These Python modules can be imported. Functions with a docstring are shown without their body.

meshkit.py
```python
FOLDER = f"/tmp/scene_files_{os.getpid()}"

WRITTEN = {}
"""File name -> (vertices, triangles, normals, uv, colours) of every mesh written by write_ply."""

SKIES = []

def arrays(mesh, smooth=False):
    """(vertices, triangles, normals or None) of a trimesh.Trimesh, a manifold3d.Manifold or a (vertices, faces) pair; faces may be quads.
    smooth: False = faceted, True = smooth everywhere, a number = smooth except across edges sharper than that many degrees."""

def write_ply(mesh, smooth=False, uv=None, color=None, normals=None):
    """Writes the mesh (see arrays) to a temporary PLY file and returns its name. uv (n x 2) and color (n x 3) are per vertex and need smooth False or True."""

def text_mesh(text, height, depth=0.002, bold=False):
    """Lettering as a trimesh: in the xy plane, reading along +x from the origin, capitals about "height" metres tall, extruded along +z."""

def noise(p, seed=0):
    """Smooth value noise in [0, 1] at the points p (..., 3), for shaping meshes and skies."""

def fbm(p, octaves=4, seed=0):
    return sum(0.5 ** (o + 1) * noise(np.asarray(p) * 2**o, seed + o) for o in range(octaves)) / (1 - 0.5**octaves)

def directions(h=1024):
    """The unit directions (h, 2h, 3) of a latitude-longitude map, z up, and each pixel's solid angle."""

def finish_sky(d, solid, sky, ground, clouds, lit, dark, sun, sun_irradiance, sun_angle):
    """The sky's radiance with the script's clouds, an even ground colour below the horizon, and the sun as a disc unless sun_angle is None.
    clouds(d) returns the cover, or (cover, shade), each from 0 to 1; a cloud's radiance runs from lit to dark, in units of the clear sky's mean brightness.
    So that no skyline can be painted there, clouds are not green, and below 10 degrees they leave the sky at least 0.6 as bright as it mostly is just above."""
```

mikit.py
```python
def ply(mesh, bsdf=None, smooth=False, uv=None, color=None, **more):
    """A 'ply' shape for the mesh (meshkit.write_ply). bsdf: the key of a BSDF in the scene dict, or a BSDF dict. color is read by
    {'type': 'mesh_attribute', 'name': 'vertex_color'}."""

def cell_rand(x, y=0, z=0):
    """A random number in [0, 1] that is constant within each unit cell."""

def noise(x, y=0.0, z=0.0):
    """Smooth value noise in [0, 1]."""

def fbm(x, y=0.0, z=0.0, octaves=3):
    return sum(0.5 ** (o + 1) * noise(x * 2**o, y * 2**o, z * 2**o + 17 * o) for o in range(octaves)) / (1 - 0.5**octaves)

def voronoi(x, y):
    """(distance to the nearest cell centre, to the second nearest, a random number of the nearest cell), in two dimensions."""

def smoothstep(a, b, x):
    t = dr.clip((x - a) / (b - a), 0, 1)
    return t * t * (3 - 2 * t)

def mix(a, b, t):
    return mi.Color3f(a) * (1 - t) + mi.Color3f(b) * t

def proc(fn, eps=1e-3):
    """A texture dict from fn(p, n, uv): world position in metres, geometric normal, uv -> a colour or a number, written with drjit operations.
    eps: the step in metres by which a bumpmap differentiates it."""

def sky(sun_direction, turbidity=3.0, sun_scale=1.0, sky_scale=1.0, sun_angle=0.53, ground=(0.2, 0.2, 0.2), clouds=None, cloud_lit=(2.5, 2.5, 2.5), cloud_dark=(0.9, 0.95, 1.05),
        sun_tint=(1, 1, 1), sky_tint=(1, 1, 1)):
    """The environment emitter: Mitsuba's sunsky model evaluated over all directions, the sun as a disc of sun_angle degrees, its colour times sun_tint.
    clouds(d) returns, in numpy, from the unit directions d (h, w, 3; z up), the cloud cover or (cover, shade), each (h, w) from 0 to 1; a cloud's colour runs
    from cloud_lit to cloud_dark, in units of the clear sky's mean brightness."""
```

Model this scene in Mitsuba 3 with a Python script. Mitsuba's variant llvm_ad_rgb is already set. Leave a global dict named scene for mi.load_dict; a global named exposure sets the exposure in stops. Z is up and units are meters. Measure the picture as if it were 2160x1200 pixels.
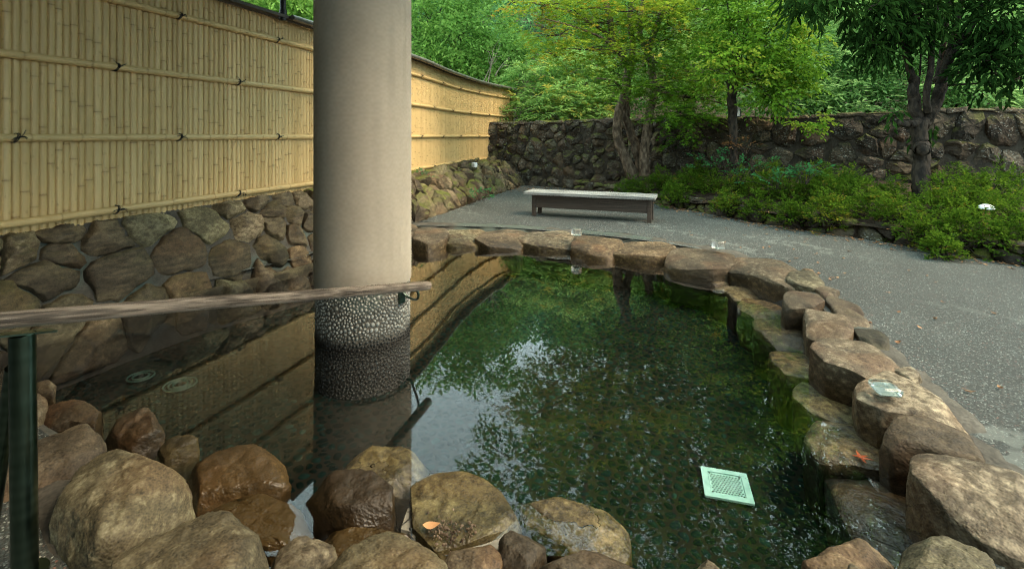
import math
import numpy as np, trimesh, mitsuba as mi, drjit as dr
import mikit, meshkit
from mikit import noise, fbm, voronoi, cell_rand, smoothstep, mix
from scipy.spatial import Voronoi, cKDTree
from scipy.interpolate import PchipInterpolator
from shapely.geometry import Polygon, Point, LineString
from shapely import affinity

T = mi.ScalarTransform4f
scene, labels = {}, {}

# ---------------------------------------------------------------- camera, sky, exposure
FOC, CX, HZ, EYE = 1050.0, 1080.0, 286.0, 1.3        # focal length, centre column, horizon row (photo pixels), eye height
scene['camera'] = dict(type='perspective', fov=math.degrees(2 * math.atan(1080 / FOC)), fov_axis='x', near_clip=0.05, far_clip=2000.0,
                       principal_point_offset_x=0.0, principal_point_offset_y=(600 - HZ) / 1200,
                       to_world=T().look_at(origin=[0, 0, EYE], target=[0, 1, EYE], up=[0, 0, 1]))
exposure = 2.62


def overcast(d):
    p = d / np.maximum(d[..., 2:3], 0.06)
    s = meshkit.fbm(np.stack([p[..., 0] * 0.9, p[..., 1] * 0.9, p[..., 0] * 0], -1), 4, 5)
    return np.ones(d.shape[:2]), np.clip((s - 0.35) * 1.6, 0, 1)


scene['sky'] = mikit.sky((0.62, -0.26, 0.74), turbidity=3, sun_scale=0.58, sun_angle=40, sun_tint=(1.12, 1.0, 0.84), clouds=overcast,
                         cloud_lit=(3.6, 4.75, 4.8), cloud_dark=(2.6, 3.4, 3.45))


# ---------------------------------------------------------------- helpers
def G(px, py, z=0.0):
    """the point of the level z that the photo shows at a pixel"""
    y = FOC * (EYE - z) / (py - HZ)
    return np.array([(px - CX) / FOC * y, y, z])


def D(px, py, y):
    return np.array([(px - CX) / FOC * y, y, EYE - (py - HZ) / FOC * y])


WATER, FLOOR = -0.12, -0.46


def W(px, py, z=FLOOR):
    """a point of the pool floor (the water is a single sheet that does not bend the ray, so the floor lies at its apparent depth)"""
    return G(px, py, z)


def numbered(key):
    if key not in scene and key not in labels:
        return key
    i = 1
    while f'{key}_{i:03d}' in scene or f'{key}_{i:03d}' in labels:
        i += 1
    return f'{key}_{i:03d}'


_seen = {}


def obj(key, mesh, bsdf, smooth=False, uv=None, label=None, cat=None, group=None, kind=None, exact=False):
    key = key if exact else numbered(key)
    scene[key] = mikit.ply(mesh, bsdf, smooth=smooth, uv=uv)
    d = {k: v for k, v in dict(label=label, category=cat, group=group, kind=kind).items() if v}
    if d:
        labels[key] = d
    return key


def thing(key, label, cat, group=None, kind=None):
    key = numbered(key)
    labels[key] = {k: v for k, v in dict(label=label, category=cat, group=group, kind=kind).items() if v}
    return key


def cat_mesh(*ms):
    return trimesh.util.concatenate([m if isinstance(m, trimesh.Trimesh) else trimesh.Trimesh(*m, process=False) for m in ms])


def unit(v):
    v = np.asarray(v, float)
    return v / np.maximum(np.linalg.norm(v, axis=-1, keepdims=True), 1e-12)


def tube(pts, rad, n=8, cap=True, wob=0.0, seed=0):
    """a swept round bar through pts with a radius at each"""
    pts = np.asarray(pts, float)
    rad = np.broadcast_to(np.asarray(rad, float), len(pts))
    t = unit(np.gradient(pts, axis=0))
    a = np.cross(t[0], [0, 0, 1.0])
    if np.linalg.norm(a) < 0.1:
        a = np.cross(t[0], [1.0, 0, 0])
    fr = []
    for ti in t:
        a = unit(a - ti * np.dot(a, ti))
        fr.append((a, np.cross(ti, a)))
    ang = np.arange(n) * 2 * np.pi / n
    V = []
    for (p, r, (u, w)) in zip(pts, rad, fr):
        V.append(p + r * (np.cos(ang)[:, None] * u + np.sin(ang)[:, None] * w))
    V = np.array(V)
    if wob:
        f = meshkit.fbm(V * 9.0 + seed, 3, seed) - 0.5
        c = pts[:, None, :]
        V = c + (V - c) * (1 + wob * 2 * f[..., None])
    V = V.reshape(-1, 3)
    i, j = np.meshgrid(np.arange(len(pts) - 1), np.arange(n), indexing='ij')
    a0, a1 = i * n + j, i * n + (j + 1) % n
    F = np.concatenate([np.stack([a0, a1, a1 + n], -1).reshape(-1, 3), np.stack([a0, a1 + n, a0 + n], -1).reshape(-1, 3)])
    if cap:
        m = len(V)
        V = np.vstack([V, pts[:1], pts[-1:]])
        k = np.arange(n)
        F = np.vstack([F, np.stack([np.full(n, m), (k + 1) % n, k], -1), np.stack([np.full(n, m + 1), m - n + k, m - n + (k + 1) % n], -1)])
    return trimesh.Trimesh(V, F[:, ::-1], process=False)


def spline(pts, n):
    pts = np.asarray(pts, float)
    s = np.r_[0, np.cumsum(np.linalg.norm(np.diff(pts, axis=0), axis=1))]
    return PchipInterpolator(s, pts)(np.linspace(0, s[-1], n))


def box(x, y, z, bev=0.004):
    """a box with chamfered edges between (x0,x1),(y0,y1),(z0,z1)"""
    lo, hi = np.array([x[0], y[0], z[0]], float), np.array([x[1], y[1], z[1]], float)
    P = []
    for k in range(3):
        e = np.full(3, bev)
        e[k] = 0
        for s in np.ndindex(2, 2, 2):
            P.append(np.where(s, hi - e, lo + e))
    return trimesh.convex.convex_hull(np.array(P))


def moved(m, rotz=0.0, loc=(0, 0, 0), tilt=None):
    m = m.copy()
    if tilt is not None:
        m.apply_transform(trimesh.transformations.rotation_matrix(tilt[1], tilt[0]))
    m.apply_transform(trimesh.transformations.rotation_matrix(rotz, [0, 0, 1]))
    m.apply_translation(loc)
    return m


def flat(poly, z, holes=True):
    v, f = trimesh.creation.triangulate_polygon(poly, engine='earcut')
    return trimesh.Trimesh(np.c_[v, np.full(len(v), z)], f, process=False)


def up(m):
    if len(m.faces) and m.face_normals[:, 2].sum() < 0:
        m.invert()
    return m


def grid_mesh(P):
    """quads of an (n, m, 3) array of points"""
    n, m = P.shape[:2]
    i, j = np.meshgrid(np.arange(n - 1), np.arange(m - 1), indexing='ij')
    a = (i * m + j).ravel()
    F = np.vstack([np.stack([a, a + m, a + m + 1], -1), np.stack([a, a + m + 1, a + 1], -1)])
    return trimesh.Trimesh(P.reshape(-1, 3), F, process=False)


# cells of a plane, for stones and pebbles
def vor(P, S, H):
    Q = np.vstack([P, P * [-1, 1], P * [1, -1], [2 * S, 0] + P * [-1, 1], [0, 2 * H] + P * [1, -1]])
    v = Voronoi(Q)
    out = []
    for i in range(len(P)):
        c = v.vertices[v.regions[v.point_region[i]]]
        m = c.mean(0)
        out.append(c[np.argsort(np.arctan2(*(c - m).T[::-1]))])
    return out


def relaxed(rng, n, S, H, ax=1.0, it=2, size=None):
    P = rng.uniform(0, 1, (n, 2)) * [S, H]
    if size is not None:
        P = size(P)
    for _ in range(it):
        C = vor(P * [1 / ax, 1], S / ax, H)
        P = np.array([np.array(Polygon(c).centroid.coords[0]) for c in C]) * [ax, 1]
    return P, [c * [ax, 1] for c in vor(P * [1 / ax, 1], S / ax, H)]


def radial(cell, gap, n, p=8.0, off=0.0):
    """(centre, radii) of a convex cell shrunk by gap with corners rounded by a soft minimum"""
    c = np.array(Polygon(cell).centroid.coords[0])
    a, b = cell, np.roll(cell, -1, 0)
    e = b - a
    k = np.linalg.norm(e, axis=1) > 1e-9
    a, e = a[k], e[k]
    nn = unit(np.stack([e[:, 1], -e[:, 0]], 1))
    d = np.maximum(((a - c) * nn).sum(1) - gap, 0.004)
    th = np.arange(n) * 2 * np.pi / n + off
    u = np.stack([np.cos(th), np.sin(th)], 1)
    q = np.maximum(u @ nn.T, 0) / d
    return c, (q ** p).sum(1) ** (-1 / p), u


def dome(c, r, u, height, rings=(0.0, 0.45, 0.75, 0.92, 1.0), power=2.6, skirt=0.04, rng=None, rough=0.0, tilt=0.0, facets=2, chips=4):
    """a pillow over a radial outline: (N,3) of s, t, h and faces"""
    n = len(r)
    P, tt = [], (rng.normal(0, tilt, 2) if rng is not None else (0, 0))
    pl = [(unit(rng.normal(size=2)), rng.uniform(0.25, 0.6), rng.uniform(0.5, 1.3)) for _ in range(facets)] if rng is not None else []
    mr = r.mean()
    for t in rings[1:]:
        q = u * (r * t)[:, None]
        h = height * (1 - t ** power) ** 0.5 + (q @ np.asarray(tt)) * min(1, 1.6 * (1 - t) + 0.2)
        cut = 0
        for (w, k, g) in pl:
            cut = cut + np.maximum(0, (q @ w) / mr - k) * g * height
        h = h - np.minimum(cut, height * 0.62 * min(1, 1.5 * (1.15 - t)))
        P.append(np.c_[c + q, h])
    q = u * (r * 1.0)[:, None]
    P = [np.asarray(x) for x in P]
    if rng is not None:
        top = max(x[:, 2].max() for x in P)
        for _ in range(chips):                        # flat broken faces
            w = unit(np.r_[rng.normal(0, .55, 2), 1.0])
            cutd = [((x - [*c, 0]) @ w) for x in P]
            lim = max(x.max() for x in cutd) * rng.uniform(.62, .95)
            P = [x - np.c_[np.zeros((len(x), 2)), np.maximum(0, d - lim) / w[2]] for x, d in zip(P, cutd)]
        height = min(height, P[0][:, 2].max())
    P.append(np.c_[c + q, np.full(n, -skirt)])
    P = np.array(P)
    V = np.vstack([[c[0], c[1], height], P.reshape(-1, 3)])
    m = len(P)
    k = np.arange(n)
    F = [np.stack([np.zeros(n, int), 1 + k, 1 + (k + 1) % n], -1)]
    for a in range(m - 1):
        b0, b1 = 1 + a * n + k, 1 + a * n + (k + 1) % n
        F += [np.stack([b0, b0 + n, b1 + n], -1), np.stack([b0, b1 + n, b1], -1)]
    if rough:
        V[:, 2] += rough * (meshkit.fbm(np.c_[V[:, :2] * 14, V[:, :1] * 0 + 3], 3, 11) - 0.5) * 2
    return V, np.vstack(F)


def uvc(n, a, b):
    return np.tile([[a, b]], (n, 1))
# ---------------------------------------------------------------- materials
def C(*v):
    return mi.Color3f(*v)


def principled(key, color, rough=0.6, **kw):
    bump, scale, eps = kw.pop('bump', None), kw.pop('bscale', 1.0), kw.pop('eps', 2e-3)
    d = {'type': 'principled', 'base_color': mikit.proc(color) if callable(color) else {'type': 'rgb', 'value': list(color)},
         'roughness': mikit.proc(rough) if callable(rough) else float(rough), 'specular': kw.pop('spec', 0.4), **kw}
    if bump is not None:
        d = {'type': 'bumpmap', 'height': mikit.proc(bump, eps=eps), 'scale': float(scale), 'bsdf': d}
    scene[key] = {'type': 'twosided', 'bsdf': d}


def rock_color(palette, moss=0.0, lichen=0.0, wet=False):
    dark, mid, lite, red = palette

    def fn(p, n, uv):
        a = fbm(p.x * 6 + uv.x * 31, p.y * 6, p.z * 6 + uv.x * 17, 3)
        b = fbm(p.x * 38, p.y * 38, p.z * 38, 3)
        c = noise(p.x * 210, p.y * 210, p.z * 210)
        st = fbm(p.x * 9 + a * 2, p.y * 9, p.z * 46 + uv.x * 40, 2)
        hue = dr.abs(uv.x * 7.3 - dr.floor(uv.x * 7.3))
        col = mix(dark, mid, smoothstep(0.25, 0.7, a * 0.6 + uv.x * 0.55 + (st - 0.5) * 0.35))
        col = mix(col, lite, smoothstep(0.55, 0.95, b * 0.55 + uv.x * 0.5) * 0.75)
        col = mix(col, red, smoothstep(0.58, 0.80, noise(p.x * 4 + 9, p.y * 4, p.z * 4 + uv.x * 50)) * 0.40)
        col = mix(col, col * C(0.90, 1.0, 0.90), smoothstep(0.6, 0.9, hue))
        col = mix(col, col * C(1.08, 0.97, 0.84), smoothstep(0.35, 0.05, hue))
        col = col * (0.10 + 0.95 * b + 0.80 * c) * (0.72 + 0.5 * smoothstep(0.35, 0.6, fbm(p.x * 3.1 + 5, p.y * 3.1, p.z * 3.1 + uv.x * 9, 2)))
        if lichen:
            l = smoothstep(0.70, 0.78, noise(p.x * 55, p.y * 55, p.z * 55)) * smoothstep(0.45, 0.7, noise(p.x * 5, p.y * 5 + 4, p.z * 5))
            col = mix(col, C(0.42, 0.43, 0.38), l * lichen)
        if moss:
            m = smoothstep(0.48, 0.66, fbm(p.x * 3.2, p.y * 3.2, p.z * 5 + 8, 3) * 0.75 + n.z * 0.26) * smoothstep(-0.1, 0.5, n.z) * moss
            col = mix(col, C(0.095, 0.105, 0.018) * (0.6 + 0.8 * b), dr.clip(m * uv.y * 1.6, 0, 1))
        if moss == 0.9:
            col = col * (1 - 0.78 * smoothstep(-0.06, -0.16, p.z + (a - 0.5) * 0.06))  # bank blackened below the waterline: gloom of the water painted in, not moss
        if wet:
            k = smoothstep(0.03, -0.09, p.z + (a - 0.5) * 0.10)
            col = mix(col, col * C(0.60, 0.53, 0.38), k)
            col = mix(col, col * C(0.15, 0.16, 0.12), smoothstep(-0.145, -0.205, p.z))  # sunken sides painted almost black, standing in for light lost with depth
            col = mix(col, C(0.055, 0.035, 0.012), smoothstep(0.75, 1.0, uv.y) * 0.75)
        return col
    return fn


def rock_bump(p, n, uv):
    return fbm(p.x * 26, p.y * 26, p.z * 26 + 3, 4) * 0.017 + noise(p.x * 150, p.y * 150, p.z * 150) * 0.0035 + noise(p.x * 320, p.y * 320, p.z * 320) * 0.0018


def wet_rough(p, n, uv):
    return 0.72 - 0.30 * smoothstep(0.0, -0.08, p.z + 0.05 * noise(p.x * 9, p.y * 9, p.z * 9)) - 0.16 * smoothstep(0.7, 1.0, uv.y)


PAL_POOL = (C(0.034, 0.026, 0.017), C(0.090, 0.068, 0.042), C(0.280, 0.238, 0.168), C(0.110, 0.058, 0.028))
PAL_BANK = (C(0.050, 0.037, 0.023), C(0.140, 0.106, 0.063), C(0.290, 0.235, 0.150), C(0.105, 0.060, 0.028))
PAL_WALL = (C(0.026, 0.020, 0.014), C(0.062, 0.048, 0.033), C(0.135, 0.110, 0.080), C(0.080, 0.046, 0.027))
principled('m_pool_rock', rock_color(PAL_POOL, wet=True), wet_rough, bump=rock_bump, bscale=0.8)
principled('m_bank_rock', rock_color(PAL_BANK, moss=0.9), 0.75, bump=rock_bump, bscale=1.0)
principled('m_wall_rock', rock_color(PAL_WALL, moss=0.8, lichen=0.45), 0.8, bump=rock_bump, bscale=1.2)


def mortar_c(p, n, uv):
    a = fbm(p.x * 11, p.y * 11, p.z * 11, 3)
    col = mix(C(0.036, 0.032, 0.025), C(0.105, 0.096, 0.079), a) * (0.7 + 0.6 * noise(p.x * 120, p.y * 120, p.z * 120))
    col = col * (1 - 0.8 * smoothstep(-0.06, -0.15, p.z))  # dimness under the water put into the mortar colour
    return mix(col, C(0.07, 0.12, 0.105), smoothstep(-0.12, -0.06, p.z) * smoothstep(0.6, 0.8, noise(p.x * 3, p.y * 3, p.z * 4 + 2)) * 0.4)


def mortar_b(p, n, uv):
    return fbm(p.x * 40, p.y * 40, p.z * 40, 3) * 0.012


principled('m_mortar', mortar_c, 0.85, bump=mortar_b)
principled('m_wall_gap', lambda p, n, uv: mix(C(0.020, 0.016, 0.011), C(0.060, 0.049, 0.036), fbm(p.x * 9, p.y * 9, p.z * 9)), 0.9)
principled('m_white_mortar', lambda p, n, uv: mix(C(0.15, 0.14, 0.115), C(0.32, 0.305, 0.255), fbm(p.x * 40, p.y * 40, p.z * 40)), 0.85, bump=mortar_b)
principled('m_earth', lambda p, n, uv: mix(C(0.016, 0.011, 0.007), C(0.048, 0.032, 0.019), fbm(p.x * 8, p.y * 8, p.z * 8)) * (0.6 + 0.8 * noise(p.x * 60, p.y * 60, p.z * 60)), 0.95, bump=mortar_b, bscale=2.0)


def path_c(p, n, uv):
    d1, d2, k = voronoi(p.x * 125, p.y * 125)
    e = smoothstep(0.02, 0.35, d2 - d1)
    g = 0.036 + 0.18 * k * k * k
    pebble = mix(C(1.0, 0.97, 0.88), C(0.80, 1.0, 0.98), cell_rand(k * 991.0)) * g
    pebble = mix(pebble, C(0.33, 0.34, 0.31), smoothstep(0.93, 0.95, k))
    pebble = mix(pebble, C(0.20, 0.10, 0.08), smoothstep(0.79, 0.81, k) * smoothstep(0.84, 0.82, k))
    col = mix(C(0.060, 0.062, 0.055), pebble, e)
    big = fbm(p.x * 0.9, p.y * 0.9 + 3, 0, 3)
    col = col * (0.62 + 0.75 * big)
    streak = smoothstep(0.60, 0.74, fbm(p.x * 2.1 + p.y * 1.3, p.y * 0.8 - p.x * 0.3, 4.0, 3)) * smoothstep(0.5, 0.62, noise(p.x * 18, p.y * 18))
    return mix(col, C(0.26, 0.27, 0.24), streak * 0.35) * C(0.98, 1.03, 1.04)


def path_b(p, n, uv):
    d1, d2, k = voronoi(p.x * 125, p.y * 125)
    return smoothstep(0.5, 0.1, d1) * 0.004


principled('m_path', path_c, 0.62, bump=path_b)


def stucco_b(p, n, uv):
    # world space on the cylinder: a splashed render
    a = fbm(p.x * 120, p.y * 120, p.z * 105, 2)
    return smoothstep(0.42, 0.75, a) * 0.0032 + noise(p.x * 230, p.y * 230, p.z * 210) * 0.0010


def stucco_c(p, n, uv):
    a = fbm(p.x * 3, p.y * 3, p.z * 2, 3)
    drip = smoothstep(0.55, 0.85, noise(p.x * 17, p.y * 17, p.z * 0.7)) * smoothstep(0.4, 0.7, noise(p.x * 5 + 3, p.y * 5, p.z * 0.9))
    base = mix(C(0.355, 0.312, 0.245), C(0.445, 0.398, 0.320), a) * (1 - 0.10 * drip) * (1 - 0.16 * smoothstep(0.48, 0.26, p.z + 0.12 * noise(p.x * 9, p.y * 9, 2.0)))
    return base * (0.93 + 0.12 * noise(p.x * 60, p.y * 60, p.z * 60))


principled('m_stucco', stucco_c, 0.8, bump=stucco_b, bscale=3.2, eps=1.5e-3)
principled('m_white_pebble', lambda p, n, uv: mix(C(0.10, 0.105, 0.095), C(0.32, 0.32, 0.29), uv.x) * (0.8 + 0.4 * noise(p.x * 70, p.y * 70, p.z * 70)) * (0.05 + 0.95 * smoothstep(-0.11, 0.0, p.z)), 0.5)  # pebbles below the surface painted near black, for the dark reflection there


def bamboo_c(p, n, uv):
    a = noise(p.x * 13, p.y * 13, p.z * 1.3 + uv.x * 60)
    fib = noise(p.x * 420 + uv.x * 90, p.y * 420, p.z * 5)
    col = mix(C(0.475, 0.330, 0.138), C(0.625, 0.462, 0.225), uv.x * 0.6 + a * 0.4)
    col = col * (0.92 + 0.13 * fib)
    spot = smoothstep(0.80, 0.88, noise(p.x * 34, p.y * 34, p.z * 26 + uv.x * 33)) * 0.35
    col = mix(col, C(0.28, 0.155, 0.055), spot)
    dirt = smoothstep(0.95, 0.60, p.z + 0.25 * noise(p.x * 5, p.y * 5, p.z * 2)) * 0.35
    col = mix(col, C(0.34, 0.235, 0.11), dirt)
    return mix(col, C(0.25, 0.135, 0.045), uv.y * 0.85)


principled('m_bamboo', bamboo_c, 0.45, spec=0.45)
principled('m_rope', (0.012, 0.012, 0.013), 0.8)
principled('m_cap', lambda p, n, uv: mix(C(0.020, 0.015, 0.012), C(0.060, 0.045, 0.036), fbm(p.x * 6, p.y * 6, p.z * 20)), 0.5)
principled('m_gutter', lambda p, n, uv: mix(C(0.10, 0.095, 0.088), C(0.22, 0.215, 0.20), fbm(p.x * 12, p.y * 12, p.z * 12)), 0.35, metallic=0.4)
principled('m_black', (0.012, 0.012, 0.013), 0.4)
principled('m_steel', lambda p, n, uv: mix(C(0.050, 0.085, 0.065), C(0.11, 0.16, 0.13), noise(p.x * 6, p.y * 6, p.z * 60)), lambda p, n, uv: 0.20 + 0.14 * noise(p.x * 30, p.y * 30, p.z * 30), metallic=1.0)  # dark green of the reflections put into the metal colour
principled('m_grate', lambda p, n, uv: mix(C(0.22, 0.44, 0.38), C(0.32, 0.56, 0.50), noise(p.x * 40, p.y * 40)), 0.4)
principled('m_hole', (0.01, 0.014, 0.013), 0.6)


def wood_c(p, n, uv):
    """uv.x runs along the piece, uv.y round it (in metres)"""
    g = fbm(uv.x * 9, uv.y * 80, 2.0, 3)
    f = noise(uv.x * 14, uv.y * 420, 7.0)
    crack = smoothstep(0.66, 0.74, fbm(uv.x * 3.2, uv.y * 130, 11.0, 2))
    col = mix(C(0.040, 0.031, 0.023), C(0.180, 0.148, 0.118), smoothstep(0.25, 0.75, g * 0.75 + f * 0.25))
    col = mix(col, C(0.016, 0.011, 0.008), crack * 0.85)
    return mix(col, C(0.32, 0.28, 0.24), smoothstep(0.3, 0.95, n.z) * 0.35 * (1 - crack))  # upward side painted paler, for the light on top of the log


principled('m_log', wood_c, 0.75)


def bench_c(p, n, uv):
    g = fbm(uv.x * 3, uv.y * 70, 2.0, 3)
    f = noise(uv.x * 8, uv.y * 300, 7.0)
    col = mix(C(0.15, 0.15, 0.145), C(0.38, 0.39, 0.375), smoothstep(0.3, 0.75, g * 0.7 + f * 0.3))
    return mix(col, C(0.03, 0.026, 0.02), smoothstep(0.63, 0.72, fbm(uv.x * 2.2, uv.y * 85, 12.0, 2)) * 0.75)


principled('m_bench_top', bench_c, 0.6)
principled('m_bench_dark', lambda p, n, uv: mix(C(0.022, 0.016, 0.012), C(0.095, 0.070, 0.055), fbm(uv.x * 4, uv.y * 90, 1.0, 3)), 0.7)
principled('m_bark', lambda p, n, uv: mix(C(0.050, 0.034, 0.022), C(0.205, 0.150, 0.105), smoothstep(0.25, 0.8, fbm(p.x * 24, p.y * 24, p.z * 9, 3))) * (0.75 + 0.5 * noise(p.x * 120, p.y * 120, p.z * 60)), 0.85,
           bump=lambda p, n, uv: fbm(p.x * 30, p.y * 30, p.z * 12, 3) * 0.02)
principled('m_dark_bark', lambda p, n, uv: mix(C(0.013, 0.010, 0.008), C(0.058, 0.043, 0.031), smoothstep(0.25, 0.8, fbm(p.x * 24, p.y * 24, p.z * 9, 3))), 0.85,
           bump=lambda p, n, uv: fbm(p.x * 30, p.y * 30, p.z * 12, 3) * 0.02)
principled('m_twig', lambda p, n, uv: mix(C(0.10, 0.08, 0.06), C(0.30, 0.26, 0.21), noise(p.x * 9, p.y * 9, p.z * 9)), 0.85)
principled('m_roof', lambda p, n, uv: mix(C(0.045, 0.030, 0.020), C(0.10, 0.068, 0.045), fbm(p.x * 3, p.y * 30, p.z * 3)), 0.7)
principled('m_block_base', (0.24, 0.31, 0.29), 0.4)
principled('m_white', (0.78, 0.80, 0.79), 0.4)
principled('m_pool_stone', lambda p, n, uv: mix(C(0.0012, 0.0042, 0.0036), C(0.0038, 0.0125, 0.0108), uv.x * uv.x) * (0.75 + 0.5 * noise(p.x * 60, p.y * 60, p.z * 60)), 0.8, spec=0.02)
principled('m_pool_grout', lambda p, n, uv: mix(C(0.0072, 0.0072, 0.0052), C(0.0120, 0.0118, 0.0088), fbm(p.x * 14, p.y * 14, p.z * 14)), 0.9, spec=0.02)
principled('m_dry_leaf', lambda p, n, uv: mix(C(0.20, 0.085, 0.030), C(0.42, 0.22, 0.10), uv.x), 0.6)
principled('m_red_leaf', lambda p, n, uv: mix(C(0.35, 0.045, 0.012), C(0.55, 0.12, 0.03), uv.x), 0.5)
principled('m_lamp_post', (0.02, 0.022, 0.021), 0.45)
scene['m_water'] = {'type': 'thindielectric', 'int_ior': 1.27, 'ext_ior': 1.0}
scene['m_glass'] = {'type': 'dielectric', 'int_ior': 1.5, 'ext_ior': 1.0}
scene['m_frost'] = {'type': 'roughdielectric', 'int_ior': 1.45, 'ext_ior': 1.0, 'alpha': 0.25}


def leaf_mat(key, a, b, c=None, trans=1.0, rough=0.45):
    """uv.x: a number of the leaf, uv.y: of its spray"""
    def fn(p, n, uv):
        col = mix(a, b, dr.clip(uv.x * 0.45 + uv.y * 0.6, 0, 1)) * (0.72 + 0.56 * uv.x)
        if c is not None:
            col = mix(col, c, smoothstep(0.80, 0.99, uv.y + (uv.x - 0.5) * 0.14))
        return col
    scene[key] = {'type': 'principledthin', 'base_color': mikit.proc(fn), 'roughness': rough, 'diff_trans': trans, 'eta': 1.4, 'spec_trans': 0.0}


leaf_mat('l_maple', C(0.045, 0.150, 0.016), C(0.200, 0.360, 0.032))
leaf_mat('l_maple_turning', C(0.120, 0.270, 0.022), C(0.340, 0.440, 0.045), C(0.47, 0.34, 0.045))
principled('m_inlet', (0.028, 0.065, 0.053), 0.4)
leaf_mat('l_slim', C(0.075, 0.210, 0.022), C(0.230, 0.410, 0.045), C(0.36, 0.46, 0.06))
leaf_mat('l_dark', C(0.012, 0.036, 0.009), C(0.036, 0.090, 0.018), trans=0.4, rough=0.35)
leaf_mat('l_broad', C(0.095, 0.270, 0.040), C(0.350, 0.560, 0.150), rough=0.35)
leaf_mat('l_pinnate', C(0.150, 0.350, 0.070), C(0.380, 0.560, 0.190), C(0.56, 0.50, 0.10))
leaf_mat('l_pale', C(0.120, 0.300, 0.080), C(0.340, 0.550, 0.220), rough=0.35)
leaf_mat('l_far', C(0.045, 0.165, 0.065), C(0.190, 0.400, 0.150))
leaf_mat('l_azalea', C(0.030, 0.092, 0.011), C(0.160, 0.265, 0.027), C(0.33, 0.29, 0.04))
leaf_mat('l_bright', C(0.040, 0.180, 0.060), C(0.090, 0.300, 0.110))
# ---------------------------------------------------------------- the setting
POOL = np.array([(-3.30, 3.10), (-2.85, 2.80), (-2.45, 2.56), (-1.90, 2.25), (-1.42, 2.00), (-1.12, 1.78), (-0.82, 1.57), (-0.40, 1.46), (0.08, 1.42), (0.50, 1.40), (0.90, 1.40), (1.22, 1.50),
                 (1.45, 1.70), (1.60, 1.98), (1.74, 2.30), (1.88, 2.70), (2.03, 3.28), (2.22, 3.80), (2.32, 4.40), (2.30, 5.0), (2.02, 5.65), (1.36, 6.22), (0.60, 6.62), (-0.3, 6.95),
                 (-1.30, 7.06), (-1.80, 6.6), (-2.12, 5.35), (-2.75, 4.31)])


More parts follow.
